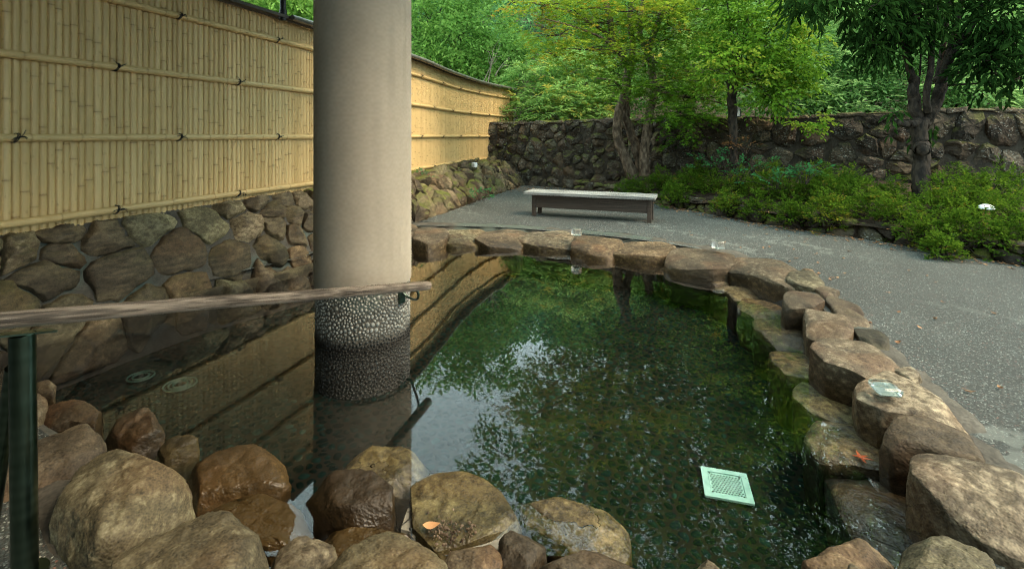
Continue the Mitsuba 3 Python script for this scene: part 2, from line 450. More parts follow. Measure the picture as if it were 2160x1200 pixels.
def closed_spline(P, n):
    Q = np.vstack([P[-3:], P, P[:4]])
    s = np.r_[0, np.cumsum(np.linalg.norm(np.diff(Q, axis=0), axis=1))]
    f = PchipInterpolator(s, Q)
    return f(np.linspace(s[3], s[3 + len(P)], n, endpoint=False))


pool_poly = Polygon(closed_spline(POOL, 160))
hole = pool_poly.buffer(0.13)

FX = PchipInterpolator([-3, 3.4, 6.39, 9.0, 11.8, 15.0], [-5.49, -3.5, -2.57, -1.80, -1.22, 0.03])   # plan of the bamboo fence
WALL = np.array([(-0.75, 13.5), (0.25, 13.15), (1.3, 12.5), (2.7, 11.6), (4.3, 9.7), (6.0, 8.5), (7.9, 7.75), (10.0, 7.1), (13.0, 6.6)])
EDGE = np.array([(1.30, 12.3), (1.86, 11.45), (2.85, 9.35), (3.55, 7.65), (3.92, 7.0), (4.60, 6.0), (5.1, 5.0), (5.5, 4.0), (6.0, 2.6), (6.6, 0.6)])

ground_poly = Polygon([(-300, -300), (300, -300), (300, 600), (-300, 600)])
obj('ground', up(flat(ground_poly.difference(hole), -0.02)), 'm_earth', label='brown earth that lies round the bath garden and under the trees', kind='structure')

wall_line = LineString(WALL)
lawn = list(map(tuple, EDGE))
path_poly = Polygon([(FX(-3) + 0.3, -3.0), (FX(3) + 0.3, 3.0), (FX(6) + 0.5, 6.0), (FX(9) + 0.4, 9.0), (FX(11.8) + 0.3, 11.8), (-0.6, 13.4), (0.25, 13.1), (1.25, 12.45)] + lawn + [(6.6, -3.0)]).buffer(0)
pp = path_poly.difference(hole)


def dense_sheet(poly, z, step):
    """a sheet with inner points, so that it can undulate"""
    x0, y0, x1, y1 = poly.bounds
    rng = np.random.default_rng(3)
    import manifold3d  # noqa
    v, f = trimesh.creation.triangulate_polygon(poly, engine='earcut')
    v, f = trimesh.remesh.subdivide_to_size(np.c_[v, np.zeros(len(v))], f, step)
    return trimesh.Trimesh(v, f, process=False)


m = flat(pp, 0.0)
obj('path', up(m), 'm_path', label='grey exposed aggregate path curving between the hot spring pool and the planting bed', kind='structure')

# planting bed: a ruled slope from the edging stones up to the wall
def along(P, n):
    s = np.r_[0, np.cumsum(np.linalg.norm(np.diff(P, axis=0), axis=1))]
    return PchipInterpolator(s / s[-1], P)(np.linspace(0, 1, n))


E, Wl = along(EDGE, 70), along(WALL[2:], 70)
BED = np.zeros((70, 14, 3))
for k in range(14):
    t = k / 13
    BED[:, k, :2] = E * (1 - t) + Wl * t
    BED[:, k, 2] = 0.16 + 0.36 * t ** 0.8
BED[:, :, 2] = -0.02 + (BED[:, :, 2] + 0.02) * np.clip(np.arange(70) / 14, 0.05, 1)[:, None]
BED[:, :, 2] += (meshkit.fbm(BED * [2.2, 2.2, 0], 3, 4) - 0.5) * 0.12
bed_tree = cKDTree(BED[:, :, :2].reshape(-1, 2))
bedm = grid_mesh(BED)
obj('planting_bed', up(bedm), 'm_earth', smooth=True, label='brown soil of the planting bed under the azalea shrubs', kind='structure')


def bed_z(x, y):
    return BED.reshape(-1, 3)[bed_tree.query([x, y])[1], 2]


# the wooded hillside far behind
gx, gy = np.meshgrid(np.linspace(-90, 110, 60), np.linspace(16, 150, 45), indexing='ij')
gz = np.interp(gy, [16, 20, 30, 60, 100, 150], [-0.3, 0.6, 4.0, 17.0, 34.0, 46.0]) + (meshkit.fbm(np.stack([gx * .06, gy * .06, gx * 0], -1), 3, 9) - 0.5) * 5 * np.clip((gy - 18) / 15, 0, 1)
obj('hillside', up(grid_mesh(np.stack([gx, gy, gz], -1))), 'm_earth', smooth=True, label='steep dark wooded hillside rising behind the garden wall', kind='structure')
hill_z = lambda x, y: float(np.interp(y, [16, 20, 30, 60, 100, 150], [-0.3, 0.6, 4.0, 17.0, 34.0, 46.0]))  # noqa: E731

# ---------------------------------------------------------------- the pool
floor_poly = pool_poly.buffer(0.22)
rngp = np.random.default_rng(12)
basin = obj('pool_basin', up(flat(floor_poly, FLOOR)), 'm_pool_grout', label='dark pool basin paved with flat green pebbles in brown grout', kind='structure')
ring = np.array(pool_poly.buffer(0.05).exterior.coords)[:-1]
ring = ring[::-1] if Polygon(ring).exterior.is_ccw else ring
zz = np.linspace(-0.07, FLOOR - 0.02, 8)
Pw = np.array([np.c_[np.vstack([ring, ring[:1]]), np.full(len(ring) + 1, z)] for z in zz])
Pw[1:, :, :2] += ((meshkit.fbm(Pw[1:] * 5, 3, 3) - 0.5) * 0.12)[..., None]
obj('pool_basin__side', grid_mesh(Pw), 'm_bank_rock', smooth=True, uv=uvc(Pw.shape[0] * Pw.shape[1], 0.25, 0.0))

# pebbles: flat cells with domed tops
def pebble_field(rng, S, H, pitch, gap, n=9):
    ny, nx = int(H / (pitch * 0.87)), int(S / pitch)
    gx, gy = np.meshgrid(np.arange(nx), np.arange(ny), indexing='ij')
    P = np.stack([(gx + 0.5 + 0.5 * (gy % 2)) * pitch, (gy + 0.5) * pitch * 0.87], -1).reshape(-1, 2)
    P = np.clip(P + rng.normal(0, pitch * 0.27, P.shape), 0.002, [S - .002, H - .002])
    keep = rng.uniform(size=len(P)) > 0.20
    P = P[keep]
    return P, vor(P, S, H)


def pebble_mesh(cell, gap, height, n=9, p=5.0, rng=None):
    c, r, u = radial(cell, gap, n, p, off=rng.uniform(0, 1))
    r = np.minimum(r, np.sort(r)[n // 2] * 1.5)
    V = np.vstack([[*c, height], np.c_[c + u * (r * 0.72)[:, None], np.full(n, height * 0.78)], np.c_[c + u * r[:, None], np.full(n, -0.003)]])
    k = np.arange(n)
    F = np.vstack([np.stack([k * 0, 1 + k, 1 + (k + 1) % n], -1), np.stack([1 + k, 1 + n + k, 1 + n + (k + 1) % n], -1), np.stack([1 + k, 1 + n + (k + 1) % n, 1 + (k + 1) % n], -1)])
    return V, F


x0, y0, x1, y1 = floor_poly.bounds
S, H = x1 - x0, y1 - y0
ax = 1.0
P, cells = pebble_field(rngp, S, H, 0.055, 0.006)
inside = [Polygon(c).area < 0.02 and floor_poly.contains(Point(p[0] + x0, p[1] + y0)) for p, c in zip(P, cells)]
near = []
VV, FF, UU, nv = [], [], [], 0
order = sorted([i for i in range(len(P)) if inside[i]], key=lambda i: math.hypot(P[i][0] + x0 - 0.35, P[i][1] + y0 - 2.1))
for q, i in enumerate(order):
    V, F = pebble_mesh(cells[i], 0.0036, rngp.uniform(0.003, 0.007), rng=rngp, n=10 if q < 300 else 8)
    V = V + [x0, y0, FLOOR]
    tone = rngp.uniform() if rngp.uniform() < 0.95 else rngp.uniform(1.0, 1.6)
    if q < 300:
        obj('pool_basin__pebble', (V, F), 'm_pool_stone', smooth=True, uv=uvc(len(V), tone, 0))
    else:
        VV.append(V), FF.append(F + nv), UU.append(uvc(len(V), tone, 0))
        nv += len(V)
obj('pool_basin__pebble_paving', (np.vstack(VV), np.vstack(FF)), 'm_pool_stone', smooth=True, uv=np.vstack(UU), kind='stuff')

# water: a gently rippled sheet
wp = pool_poly.buffer(0.10)
x0, y0, x1, y1 = wp.bounds
n = 0.035
gx, gy = np.meshgrid(np.arange(x0, x1 + n, n), np.arange(y0, y1 + n, n), indexing='ij')
gp = np.stack([gx, gy, gx * 0], -1)
amp = 0.0006 * np.clip((gy - 1.5) / 3.0, 0.10, 1.0)
rip = (meshkit.fbm(gp * [3.0, 2.4, 0] + 7, 2, 21) - 0.5) * 2 * amp + (meshkit.noise(gp * [8, 6, 0], 8) - 0.5) * 0.35 * amp
wm = grid_mesh(np.stack([gx, gy, WATER + rip], -1))
from shapely import contains_xy
cen = wm.triangles_center
wm.update_faces(contains_xy(wp, cen[:, 0], cen[:, 1]))
wm.remove_unreferenced_vertices()
obj('water', up(wm), 'm_water', smooth=True, label='clear still spring water filling the rock-edged bath', kind='structure')
# ---------------------------------------------------------------- bamboo fence
fence = thing('bamboo_fence', 'long tan bamboo screen fence with round rails and black ties', 'fence')
FB, FT = 0.605, 2.66
ys = np.linspace(1.2, 15.0, 2000)
fxy = np.c_[FX(ys), ys]
fs = np.r_[0, np.cumsum(np.linalg.norm(np.diff(fxy, axis=0), axis=1))]
FL = fs[-1]


def fence_at(s):
    p = np.array([np.interp(s, fs, fxy[:, 0]), np.interp(s, fs, fxy[:, 1])])
    e = 0.02
    q = np.array([np.interp(s + e, fs, fxy[:, 0]), np.interp(s + e, fs, fxy[:, 1])]) - np.array([np.interp(s - e, fs, fxy[:, 0]), np.interp(s - e, fs, fxy[:, 1])])
    t = unit(q)
    return p, t, np.array([t[1], -t[0]])           # place, along, out towards the pool


rf = np.random.default_rng(5)
s = 0.0
while s < FL - 0.03:
    w = rf.uniform(0.046, 0.063)
    p, t, o = fence_at(s + w / 2)
    nodes, z = [], FB + rf.uniform(0.02, 0.52)
    while z < FT - 0.05:
        nodes.append(z)
        z += rf.uniform(0.40, 0.62)
    rows = [(FB, 1.0, 0)]
    for z in nodes:
        rows += [(z - 0.030, 1.0, 0), (z - 0.009, 1.0, 0.15), (z - 0.004, 1.16, 0.5), (z + 0.001, 0.94, 1.0), (z + 0.005, 1.13, 0.45), (z + 0.012, 1.0, 0.1), (z + 0.030, 1.0, 0)]
    rows += [(FT, 1.0, 0)]
    a = np.linspace(0, np.pi, 9)
    lean = rf.normal(0, 0.0012)
    ww = w * 0.49
    P = np.array([[[*(p + t * (-np.cos(k) * ww * (1 + (r - 1) * 0.25) + lean * (z - 1.6)) + o * (np.sin(k) ** 0.8 * 0.020 * r)), z] for k in a] for z, r, d in rows])
    U = np.array([[[rf_t, d] for k in a] for z, r, d in rows for rf_t in [0]]).reshape(-1, 2)
    U[:, 0] = rf.uniform(0, 1)
    if rf.uniform() < 0.10:
        U[:, 1] = np.maximum(U[:, 1], 0.18)
    obj(fence + '__bamboo_stalk', grid_mesh(P), 'm_bamboo', smooth=True, uv=U)
    s += w
# backing board behind the stalks, also where the fence runs on out of view
yb = np.linspace(-3.0, 15.0, 60)
fr = np.array([[[FX(y) - 0.004, y, z] for y in yb] for z in (FB + 0.005, FT)])
bk = fr - [0.03, -0.01, 0]
obj(fence + '__backing_board', cat_mesh(grid_mesh(fr), grid_mesh(bk), grid_mesh(np.stack([fr[1], bk[1]])), grid_mesh(np.stack([fr[0], bk[0]]))), 'm_bamboo', uv=None)
RAILS = (0.694, 1.285, 1.86, 2.405)
for j, zr in enumerate(RAILS):
    ss = np.arange(0.0, FL, 0.03)
    rad, uvs = [], []
    nd = np.arange(rf.uniform(0.1, 0.3), FL, 0.36) + rf.normal(0, 0.03, len(np.arange(rf.uniform(0.1, 0.3), FL, 0.36))) if False else None
    nd, x = [], rf.uniform(0.1, 0.3)
    while x < FL:
        nd.append(x)
        x += rf.uniform(0.30, 0.46)
    ss = np.unique(np.r_[np.arange(0, FL, 0.08), [v + d for v in nd for d in (-0.012, -0.004, 0.0, 0.004, 0.012)]])
    ss = ss[ss < FL - 0.005]
    nd = np.array(nd)
    dist = np.abs(ss[:, None] - nd[None]).min(1)
    rr = 0.029 + np.where(np.abs(dist - 0.004) < 0.001, 0.0025, 0) + np.where(dist < 0.001, -0.001, 0)
    pts = []
    for v in ss:
        p, t, o = fence_at(v)
        pts.append([*(p + o * 0.045), zr])
    mk = np.where(dist < 0.001, 0.8, np.where(dist < 0.006, 0.35, 0.0))
    tb = tube(np.array(pts), rr, 10, cap=True)
    uvr = np.vstack([np.repeat(np.c_[np.full(len(ss), 0.45 + 0.1 * j), mk], 10, axis=0), [[0.5, 0.3]] * 2])
    obj(fence + '__rail', tb, 'm_bamboo', smooth=True, uv=uvr)
    # black rope ties, staggered from rail to rail
    s0 = np.interp(3.46 if j % 2 == 1 else 4.09, fxy[:, 1], fs) % 1.21
    for v in np.arange(s0, FL - 0.1, 1.21):
        p, t, o = fence_at(v)
        parts = []
        c = np.array([*(p + o * 0.045), zr])
        t3, o3, z3 = np.array([*t, 0]), np.array([*o, 0]), np.array([0, 0, 1.0])
        for dx in (-0.006, 0.006):
            a = np.linspace(0, 2 * np.pi, 13)
            parts.append(tube(c + np.array([t3 * (dx + 0.012 * math.sin(k)) + (o3 * math.cos(k) + z3 * math.sin(k)) * 0.0325 for k in a]), 0.0034, 5))
        for k in range(5):
            dirx = (-1 if k % 2 else 1) * rf.uniform(0.03, 0.065)
            dz = rf.uniform(-0.045, 0.055)
            st = c + o3 * 0.036
            parts.append(tube(spline([st, st + o3 * 0.018 + t3 * dirx * 0.5 + z3 * (dz * 0.3 + 0.01), st + o3 * 0.006 + t3 * dirx + z3 * dz], 6), np.linspace(0.0032, 0.0022, 6), 5))
        parts.append(moved(trimesh.creation.icosphere(1, 0.008), 0, c + o3 * 0.038))
        obj(fence + '__rope_tie', cat_mesh(*parts), 'm_rope')
# sloping cap board and the pipe gutter on its front edge
CAPP = lambda y, off, z: np.array([*(fence_at(np.interp(y, fxy[:, 1], fs))[0] + fence_at(np.interp(y, fxy[:, 1], fs))[2] * off), z])  # noqa: E731
yy = np.linspace(1.25, 14.98, 60)
prof = [(0.16, 2.655), (0.16, 2.690), (-0.16, 2.745), (-0.16, 2.705), (0.16, 2.655)]
obj(fence + '__cap', grid_mesh(np.array([[CAPP(y, a, z) for y in yy] for a, z in prof])[:, ::-1]), 'm_cap', label='dark weathered cap board along the fence top')
yg = np.linspace(5.85, 15.05, 50)
wav = 0.006 * np.sin(yg * 2.3)
obj(fence + '__gutter_pipe', tube(np.array([CAPP(min(y, 14.98), 0.185, 2.668) for y in yg]) + np.c_[yg * 0, yg * 0, wav], 0.034, 12), 'm_gutter', smooth=50, label='grey pipe gutter along the front of the cap')
for y in np.arange(6.2, 14.9, 1.1):
    c = CAPP(y, 0.185, 2.668)
    a = np.linspace(0, 2 * np.pi, 13)
    t3 = unit(CAPP(y + .05, .185, 2.668) - CAPP(y - .05, .185, 2.668))
    o3 = np.array([t3[1], -t3[0], 0])
    obj(fence + '__gutter_clip', tube(c + np.array([(o3 * math.cos(k) + np.array([0, 0, math.sin(k)])) * 0.037 for k in a]), 0.006, 5), 'm_gutter')

# ---------------------------------------------------------------- column and the shelter roof it carries
CXY, CR = np.array([-1.085, 3.64]), 0.338
col = thing('column', 'thick round beige stucco column with a pebble mosaic foot standing in the pool', 'column')


def lathe(prof, n=128):
    a = np.arange(n + 1) * 2 * np.pi / n
    P = np.array([[[CXY[0] + r * math.cos(k), CXY[1] + r * math.sin(k), z] for k in a] for z, r in prof])
    return grid_mesh(P[::-1])


obj(col + '__shaft', lathe([(0.245, CR - 0.012), (0.250, CR), (0.262, CR + 0.004)] + [(z, CR + 0.004) for z in np.linspace(0.30, 3.35, 30)]), 'm_stucco', smooth=40)
obj(col + '__foot', lathe([(FLOOR, CR - 0.010), (0.245, CR - 0.010)]), 'm_mortar', smooth=40)
rc = np.random.default_rng(8)
S, H = 2 * np.pi * CR, 0.83
P, cells = pebble_field(rc, S, H, 0.023, 0.002)
VV, FF, UU, nv = [], [], [], 0
for c in cells:
    V, F = pebble_mesh(c, 0.0015, rc.uniform(0.004, 0.008), rng=rc, n=6)
    a, rr = V[:, 0] / CR, CR - 0.010 + V[:, 2]
    VV.append(np.c_[CXY[0] + rr * np.cos(a), CXY[1] + rr * np.sin(a), FLOOR + V[:, 1]]), FF.append(F + nv), UU.append(uvc(len(V), rc.uniform(), 0))
    nv += len(V)
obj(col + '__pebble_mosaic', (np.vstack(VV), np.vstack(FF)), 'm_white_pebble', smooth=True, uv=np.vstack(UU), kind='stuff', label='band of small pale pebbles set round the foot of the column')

roof = thing('shelter_roof', 'dark timber shelter roof over the bath seen by its black downpipe at the fence top', 'roof')
RX0, RX1, RY0, RY1, RZ = -5.6, 0.60, -3.2, 5.80, 3.35  # right edge pushed out beyond the column to shade the left fence
for k, x in enumerate(np.arange(RX0 + 0.15, RX1, 0.45)):
    obj(roof + '__rafter', box((x - .03, x + .03), (RY0, RY1), (RZ + 0.12, RZ + 0.24)), 'm_roof')
for y in (-2.6, 0.5, 3.64):
    obj(roof + '__beam', box((RX0, RX1), (y - .08, y + .08), (RZ, RZ + 0.12)), 'm_roof')
obj(roof + '__deck', box((RX0 - .1, RX1 + .1), (RY0 - .1, RY1 + .1), (RZ + 0.243, RZ + 0.30)), 'm_roof')
# roof stretch added over the camera, out of view, to shade the near rocks
obj(roof + '__rafter', box((.82, .88), (RY0, 1.0), (RZ + 0.12, RZ + 0.24)), 'm_roof')
obj(roof + '__beam', box((RX1 + .003, 0.9), (0.42, 0.58), (RZ, RZ + 0.12)), 'm_roof')
obj(roof + '__deck', box((RX1 + .103, 1.0), (RY0 - .1, 1.1), (RZ + 0.243, RZ + 0.30)), 'm_roof')
obj(roof + '__unseen_shade_wall', cat_mesh(*[box((RX0 + k * 0.2 + .002, RX0 + k * .2 + .198), (RY0 - .03, RY0 + rf.uniform(0, .008)), (0.006, RZ + 0.119)) for k in range(33)]), 'm_roof')  # wall added behind the camera, never seen, to block light from the back
obj(roof + '__gutter', tube(np.array([(x, RY1 + 0.16, RZ + 0.20) for x in np.linspace(RX0, RX1, 5)]), 0.05, 10), 'm_black')
dp = D(597, 40, 5.75)
obj(roof + '__downpipe', tube(np.array([(dp[0], RY1 + 0.14, RZ + 0.2), (dp[0], RY1 + 0.10, RZ), (dp[0], dp[1], 2.95), (dp[0], dp[1], dp[2] + 0.03)]), 0.033, 12), 'm_black', smooth=50, label='black downpipe dropping to the fence top')
obj(roof + '__downpipe_collar', tube(np.array([(dp[0], dp[1], dp[2] + 0.10), (dp[0], dp[1], dp[2] - 0.02)]), 0.043, 12), 'm_black', smooth=50)

# ---------------------------------------------------------------- stone walls
def stone_run(holder, bsdf, rng, S, H, count, place, gap, height, rough=0.0, p=9, n=18, moss=0.0, big=None, tilt=0.10, power=(2.0, 4.5), relax=1, shade=True, rings=(0.0, 0.45, 0.75, 0.92, 1.0), skip=None, ax=1.15, name='stone', facets=2, jag=0.012):
    """one entry per stone; place(s, t, h) gives the world point"""
    P, cells = relaxed(rng, count, S, H, ax, relax, big)
    made = []
    for c in cells:
        g = gap * rng.uniform(0.5, 1.5)
        cc, r, u = radial(c, g, n, p * rng.uniform(0.7, 1.4))
        r = r * (1 + rng.normal(0, 0.035, n))
        size = math.sqrt(Polygon(c).area)
        if size < 0.03 or (skip is not None and skip(cc)):
            continue
        V, F = dome(cc, r, u, height * rng.uniform(0.6, 1.35) * min(1.0, size / 0.3 + 0.35), rings, rng.uniform(*power), 0.05, rng, 0, tilt, facets)
        X = place(V[:, 0], V[:, 1], V[:, 2])
        X = X + (meshkit.fbm(X * 11 + rng.uniform(0, 50), 3, 2)[:, None] - 0.5) * 2 * jag + (np.stack([meshkit.noise(X * 23, 4), meshkit.noise(X * 23, 5), meshkit.noise(X * 23, 6)], -1) - 0.5) * jag
        made.append(obj(f'{holder}__{name}', (X, F), bsdf, smooth=38, uv=None) if False else obj(f'{holder}__{name}', trimesh.Trimesh(X, F, process=False), bsdf, smooth=shade, uv=uvc(len(X), rng.uniform(0, 1) ** 1.3, moss * rng.uniform(0.3, 1))))
    return made


# the bank of rocks under the fence
bank = thing('rock_bank', 'sloping bank of brown rocks carrying the bamboo fence beside the water', 'rock bank')
BL = PchipInterpolator([1.0, 2.2, 3.15, 4.31, 5.35, 6.7, 7.4, 8.3, 9.8, 12.5, 14.4], [-3.98, -3.58, -3.24, -2.79, -2.12, -1.75, -1.48, -1.19, -0.75, 0.12, 0.75])
yb = np.linspace(1.3, 14.2, 600)
low = np.c_[BL(yb), yb]
bs = np.r_[0, np.cumsum(np.linalg.norm(np.diff(low, axis=0), axis=1))]
BS, BH = bs[-1], 0.92


def bank_pt(s, t, h):
    y = np.interp(s, bs, yb)
    t = np.asarray(t) / BH
    y2 = y + 0.18 * (1 - 0) * 0
    # foot (in the water near the column, on the path farther back) to the fence foot
    z0 = np.interp(y, [6.6, 7.3], [-0.42, -0.03])
    f0 = np.stack([BL(y) + 0.03, y, z0], -1)
    # along the normal of the fence, so that the rows run up the slope
    yt = np.minimum(y + 0.30 * (BL(y) - FX(y)), 14.95)
    f1 = np.stack([FX(yt) + 0.035, yt, np.full_like(y, 0.625)], -1)
    q = f0 * (1 - t)[..., None] + f1 * t[..., None]
    q[..., 2] += 0.16 * np.sin(np.pi * np.clip(t, 0, 1)) * np.interp(y, [3, 6, 8], [0.6, 0.9, 0.9])
    w = unit(f1 - f0)
    al = unit(np.stack([np.interp(y + .05, yb, BL(yb)) - np.interp(y - .05, yb, BL(yb)), np.full_like(y, .1), np.zeros_like(y)], -1))
    nrm = unit(np.cross(al, w))
    nrm = np.where(nrm[..., 2:3] < 0, -nrm, nrm)
    return q + nrm * np.asarray(h)[..., None]


sg, tg = np.meshgrid(np.linspace(0, BS, 260), np.linspace(-0.02, BH, 22), indexing='ij')
hm = (meshkit.fbm(np.stack([sg * 6, tg * 6, sg * 0], -1), 3, 6) - 0.5) * 0.05 - np.interp(sg, [0, 5, 6.5], [0.012, 0.012, 0.05])
bm = up(grid_mesh(bank_pt(sg.ravel(), tg.ravel(), hm.ravel()).reshape(*sg.shape, 3)))
obj(bank + '__mortar', bm, 'm_mortar', smooth=True)
rb = np.random.default_rng(41)
SPLIT = np.interp(5.9, yb, bs)


def left_place(s, t, h):
    return bank_pt(s, t, h)


stone_run(bank, 'm_bank_rock', rb, SPLIT, BH, 54, left_place, 0.008, 0.09, p=18, power=(4, 9), relax=2, jag=0.026, facets=3, n=20, moss=0.1, tilt=0.12, rings=(0, .4, .7, .88, .97, 1.0), ax=1.25, name='rock')
stone_run(bank, 'm_bank_rock', rb, BS - SPLIT, BH, 150, lambda s, t, h: bank_pt(s + SPLIT, t, h), 0.006, 0.15, p=14, n=18, moss=0.8, tilt=0.42, ax=0.85, name='rock', facets=4, jag=0.03, power=(4, 9), shade=False)

# the garden wall at the back
wall = thing('stone_wall', 'old dark dry stone wall curving along the back of the garden under the trees', 'wall')
wl = along(WALL, 500)
ws = np.r_[0, np.cumsum(np.linalg.norm(np.diff(wl, axis=0), axis=1))]
WS, WH = ws[-1], 1.60


def wall_pt(s, t, h, back=0.0):
    s = np.clip(s, 0.0, WS)
    x, y = np.interp(s, ws, wl[:, 0]), np.interp(s, ws, wl[:, 1])
    dx = np.interp(s + .15, ws, wl[:, 0]) - np.interp(s - .15, ws, wl[:, 0])
    dy = np.interp(s + .15, ws, wl[:, 1]) - np.interp(s - .15, ws, wl[:, 1])
    k = np.hypot(dx, dy)
    nx, ny = dy / k, -dx / k                       # towards the garden
    top = 1.66 + 0.09 * (meshkit.noise(np.stack([s * 1.1, s * 0, s * 0], -1), 3) - 0.5) + np.interp(s, [4, 8, 12], [0, 0.0, 0.05])
    z = -0.06 + (top + 0.06) * np.asarray(t) / WH
    d = h - 0.10 * np.asarray(t) / WH - back
    return np.stack([x + nx * d, y + ny * d, z], -1)


sg, tg = np.meshgrid(np.linspace(0, WS, 500), np.linspace(0, WH * 0.985, 50), indexing='ij')
front = wall_pt(sg.ravel(), tg.ravel(), np.full(sg.size, 0.012) + (meshkit.fbm(np.c_[sg.ravel() * 9, tg.ravel() * 9, tg.ravel() * 0], 3, 5) - .5) * .05).reshape(*sg.shape, 3)
rear = wall_pt(sg.ravel(), tg.ravel(), np.full(sg.size, -0.05), 0.30).reshape(*sg.shape, 3)
obj(wall + '__core', cat_mesh(grid_mesh(front)), 'm_wall_gap')
obj(wall + '__rear_face', cat_mesh(grid_mesh(rear), grid_mesh(np.stack([front[:, -1], rear[:, -1]]))), 'm_wall_rock', uv=uvc(2 * 0 + rear.shape[0] * rear.shape[1] + 2 * rear.shape[0], 0.3, 0.5))
rw = np.random.default_rng(77)
W1 = 5.2
stone_run(wall, 'm_wall_rock', rw, W1, WH, 132, wall_pt, 0.001, 0.085, p=24, n=20, moss=0.9, tilt=0.40, ax=1.1, facets=4, jag=0.03, power=(4, 10), shade=False)
stone_run(wall, 'm_wall_rock', rw, 9.6, WH, 164, lambda s, t, h: wall_pt(s + W1, t, h), 0.002, 0.095, p=20, n=20, moss=0.6, tilt=0.32, ax=1.2, facets=4, jag=0.032, power=(4, 10), shade=False)
# flat coping stones along the top
s = 0.1
while s < WS - 3.2:
    w = rw.uniform(0.22, 0.48)
    e = np.array([(0, -0.02), (w * .96, -0.02), (w * .98, 0.30), (0.02, 0.31)])
    x = []
    for z, g in ((0, 0.0), (rw.uniform(0.03, 0.065), 0.012), (rw.uniform(0.05, 0.08), 0.05)):
        q = e + unit(e.mean(0) - e) * g
        b = wall_pt(s + q[:, 0], np.full(4, WH), 0.02 - q[:, 1])
        b[:, 2] += z - 0.035
        x.append(b)
    ch = trimesh.convex.convex_hull(np.vstack(x) + rw.normal(0, 0.012, (12, 3)))
    ch = ch.subdivide().subdivide()
    v = np.array(ch.vertices)
    v += (meshkit.fbm(v * 9, 3, 3)[:, None] - 0.5) * 0.05
    obj(wall + '__coping_stone', trimesh.Trimesh(v, ch.faces, process=False), 'm_wall_rock', smooth=40 if False else True, uv=uvc(len(v), rw.uniform(0.1, 0.9), rw.uniform(0.2, 0.9)))
    s += w

# low edging of rocks along the planting bed
edging = thing('bed_edging', 'low row of mossy rocks holding the planting bed above the path', 'stone edging')
el = along(EDGE, 400)
es = np.r_[0, np.cumsum(np.linalg.norm(np.diff(el, axis=0), axis=1))]


def edge_pt(s, t, h):
    x, y = np.interp(s, es, el[:, 0]), np.interp(s, es, el[:, 1])
    dx = np.interp(s + .1, es, el[:, 0]) - np.interp(s - .1, es, el[:, 0])
    dy = np.interp(s + .1, es, el[:, 1]) - np.interp(s - .1, es, el[:, 1])
    k = np.hypot(dx, dy)
    nx, ny = dy / k, -dx / k
    d = h - 0.35 * np.asarray(t) - 0.02
    return np.stack([x + nx * d, y + ny * d, -0.03 + np.asarray(t)], -1)


re_ = np.random.default_rng(18)
stone_run(edging, 'm_wall_rock', re_, es[-1] * 0.93, 0.26, 92, edge_pt, 0.008, 0.09, p=8, n=14, moss=0.9, tilt=0.25, ax=1.4, facets=2, jag=0.02, name='rock')
sg, tg = np.meshgrid(np.linspace(0, es[-1], 120), np.linspace(0, 0.26, 5), indexing='ij')
obj(edging + '__soil_face', grid_mesh(edge_pt(sg.ravel(), tg.ravel(), np.full(sg.size, -0.03)).reshape(*sg.shape, 3)), 'm_earth')
# ---------------------------------------------------------------- the rocks round the pool
rim = thing('pool_edging', 'ring of natural boulders and flat stones set in mortar round the hot spring pool', 'stone edging')


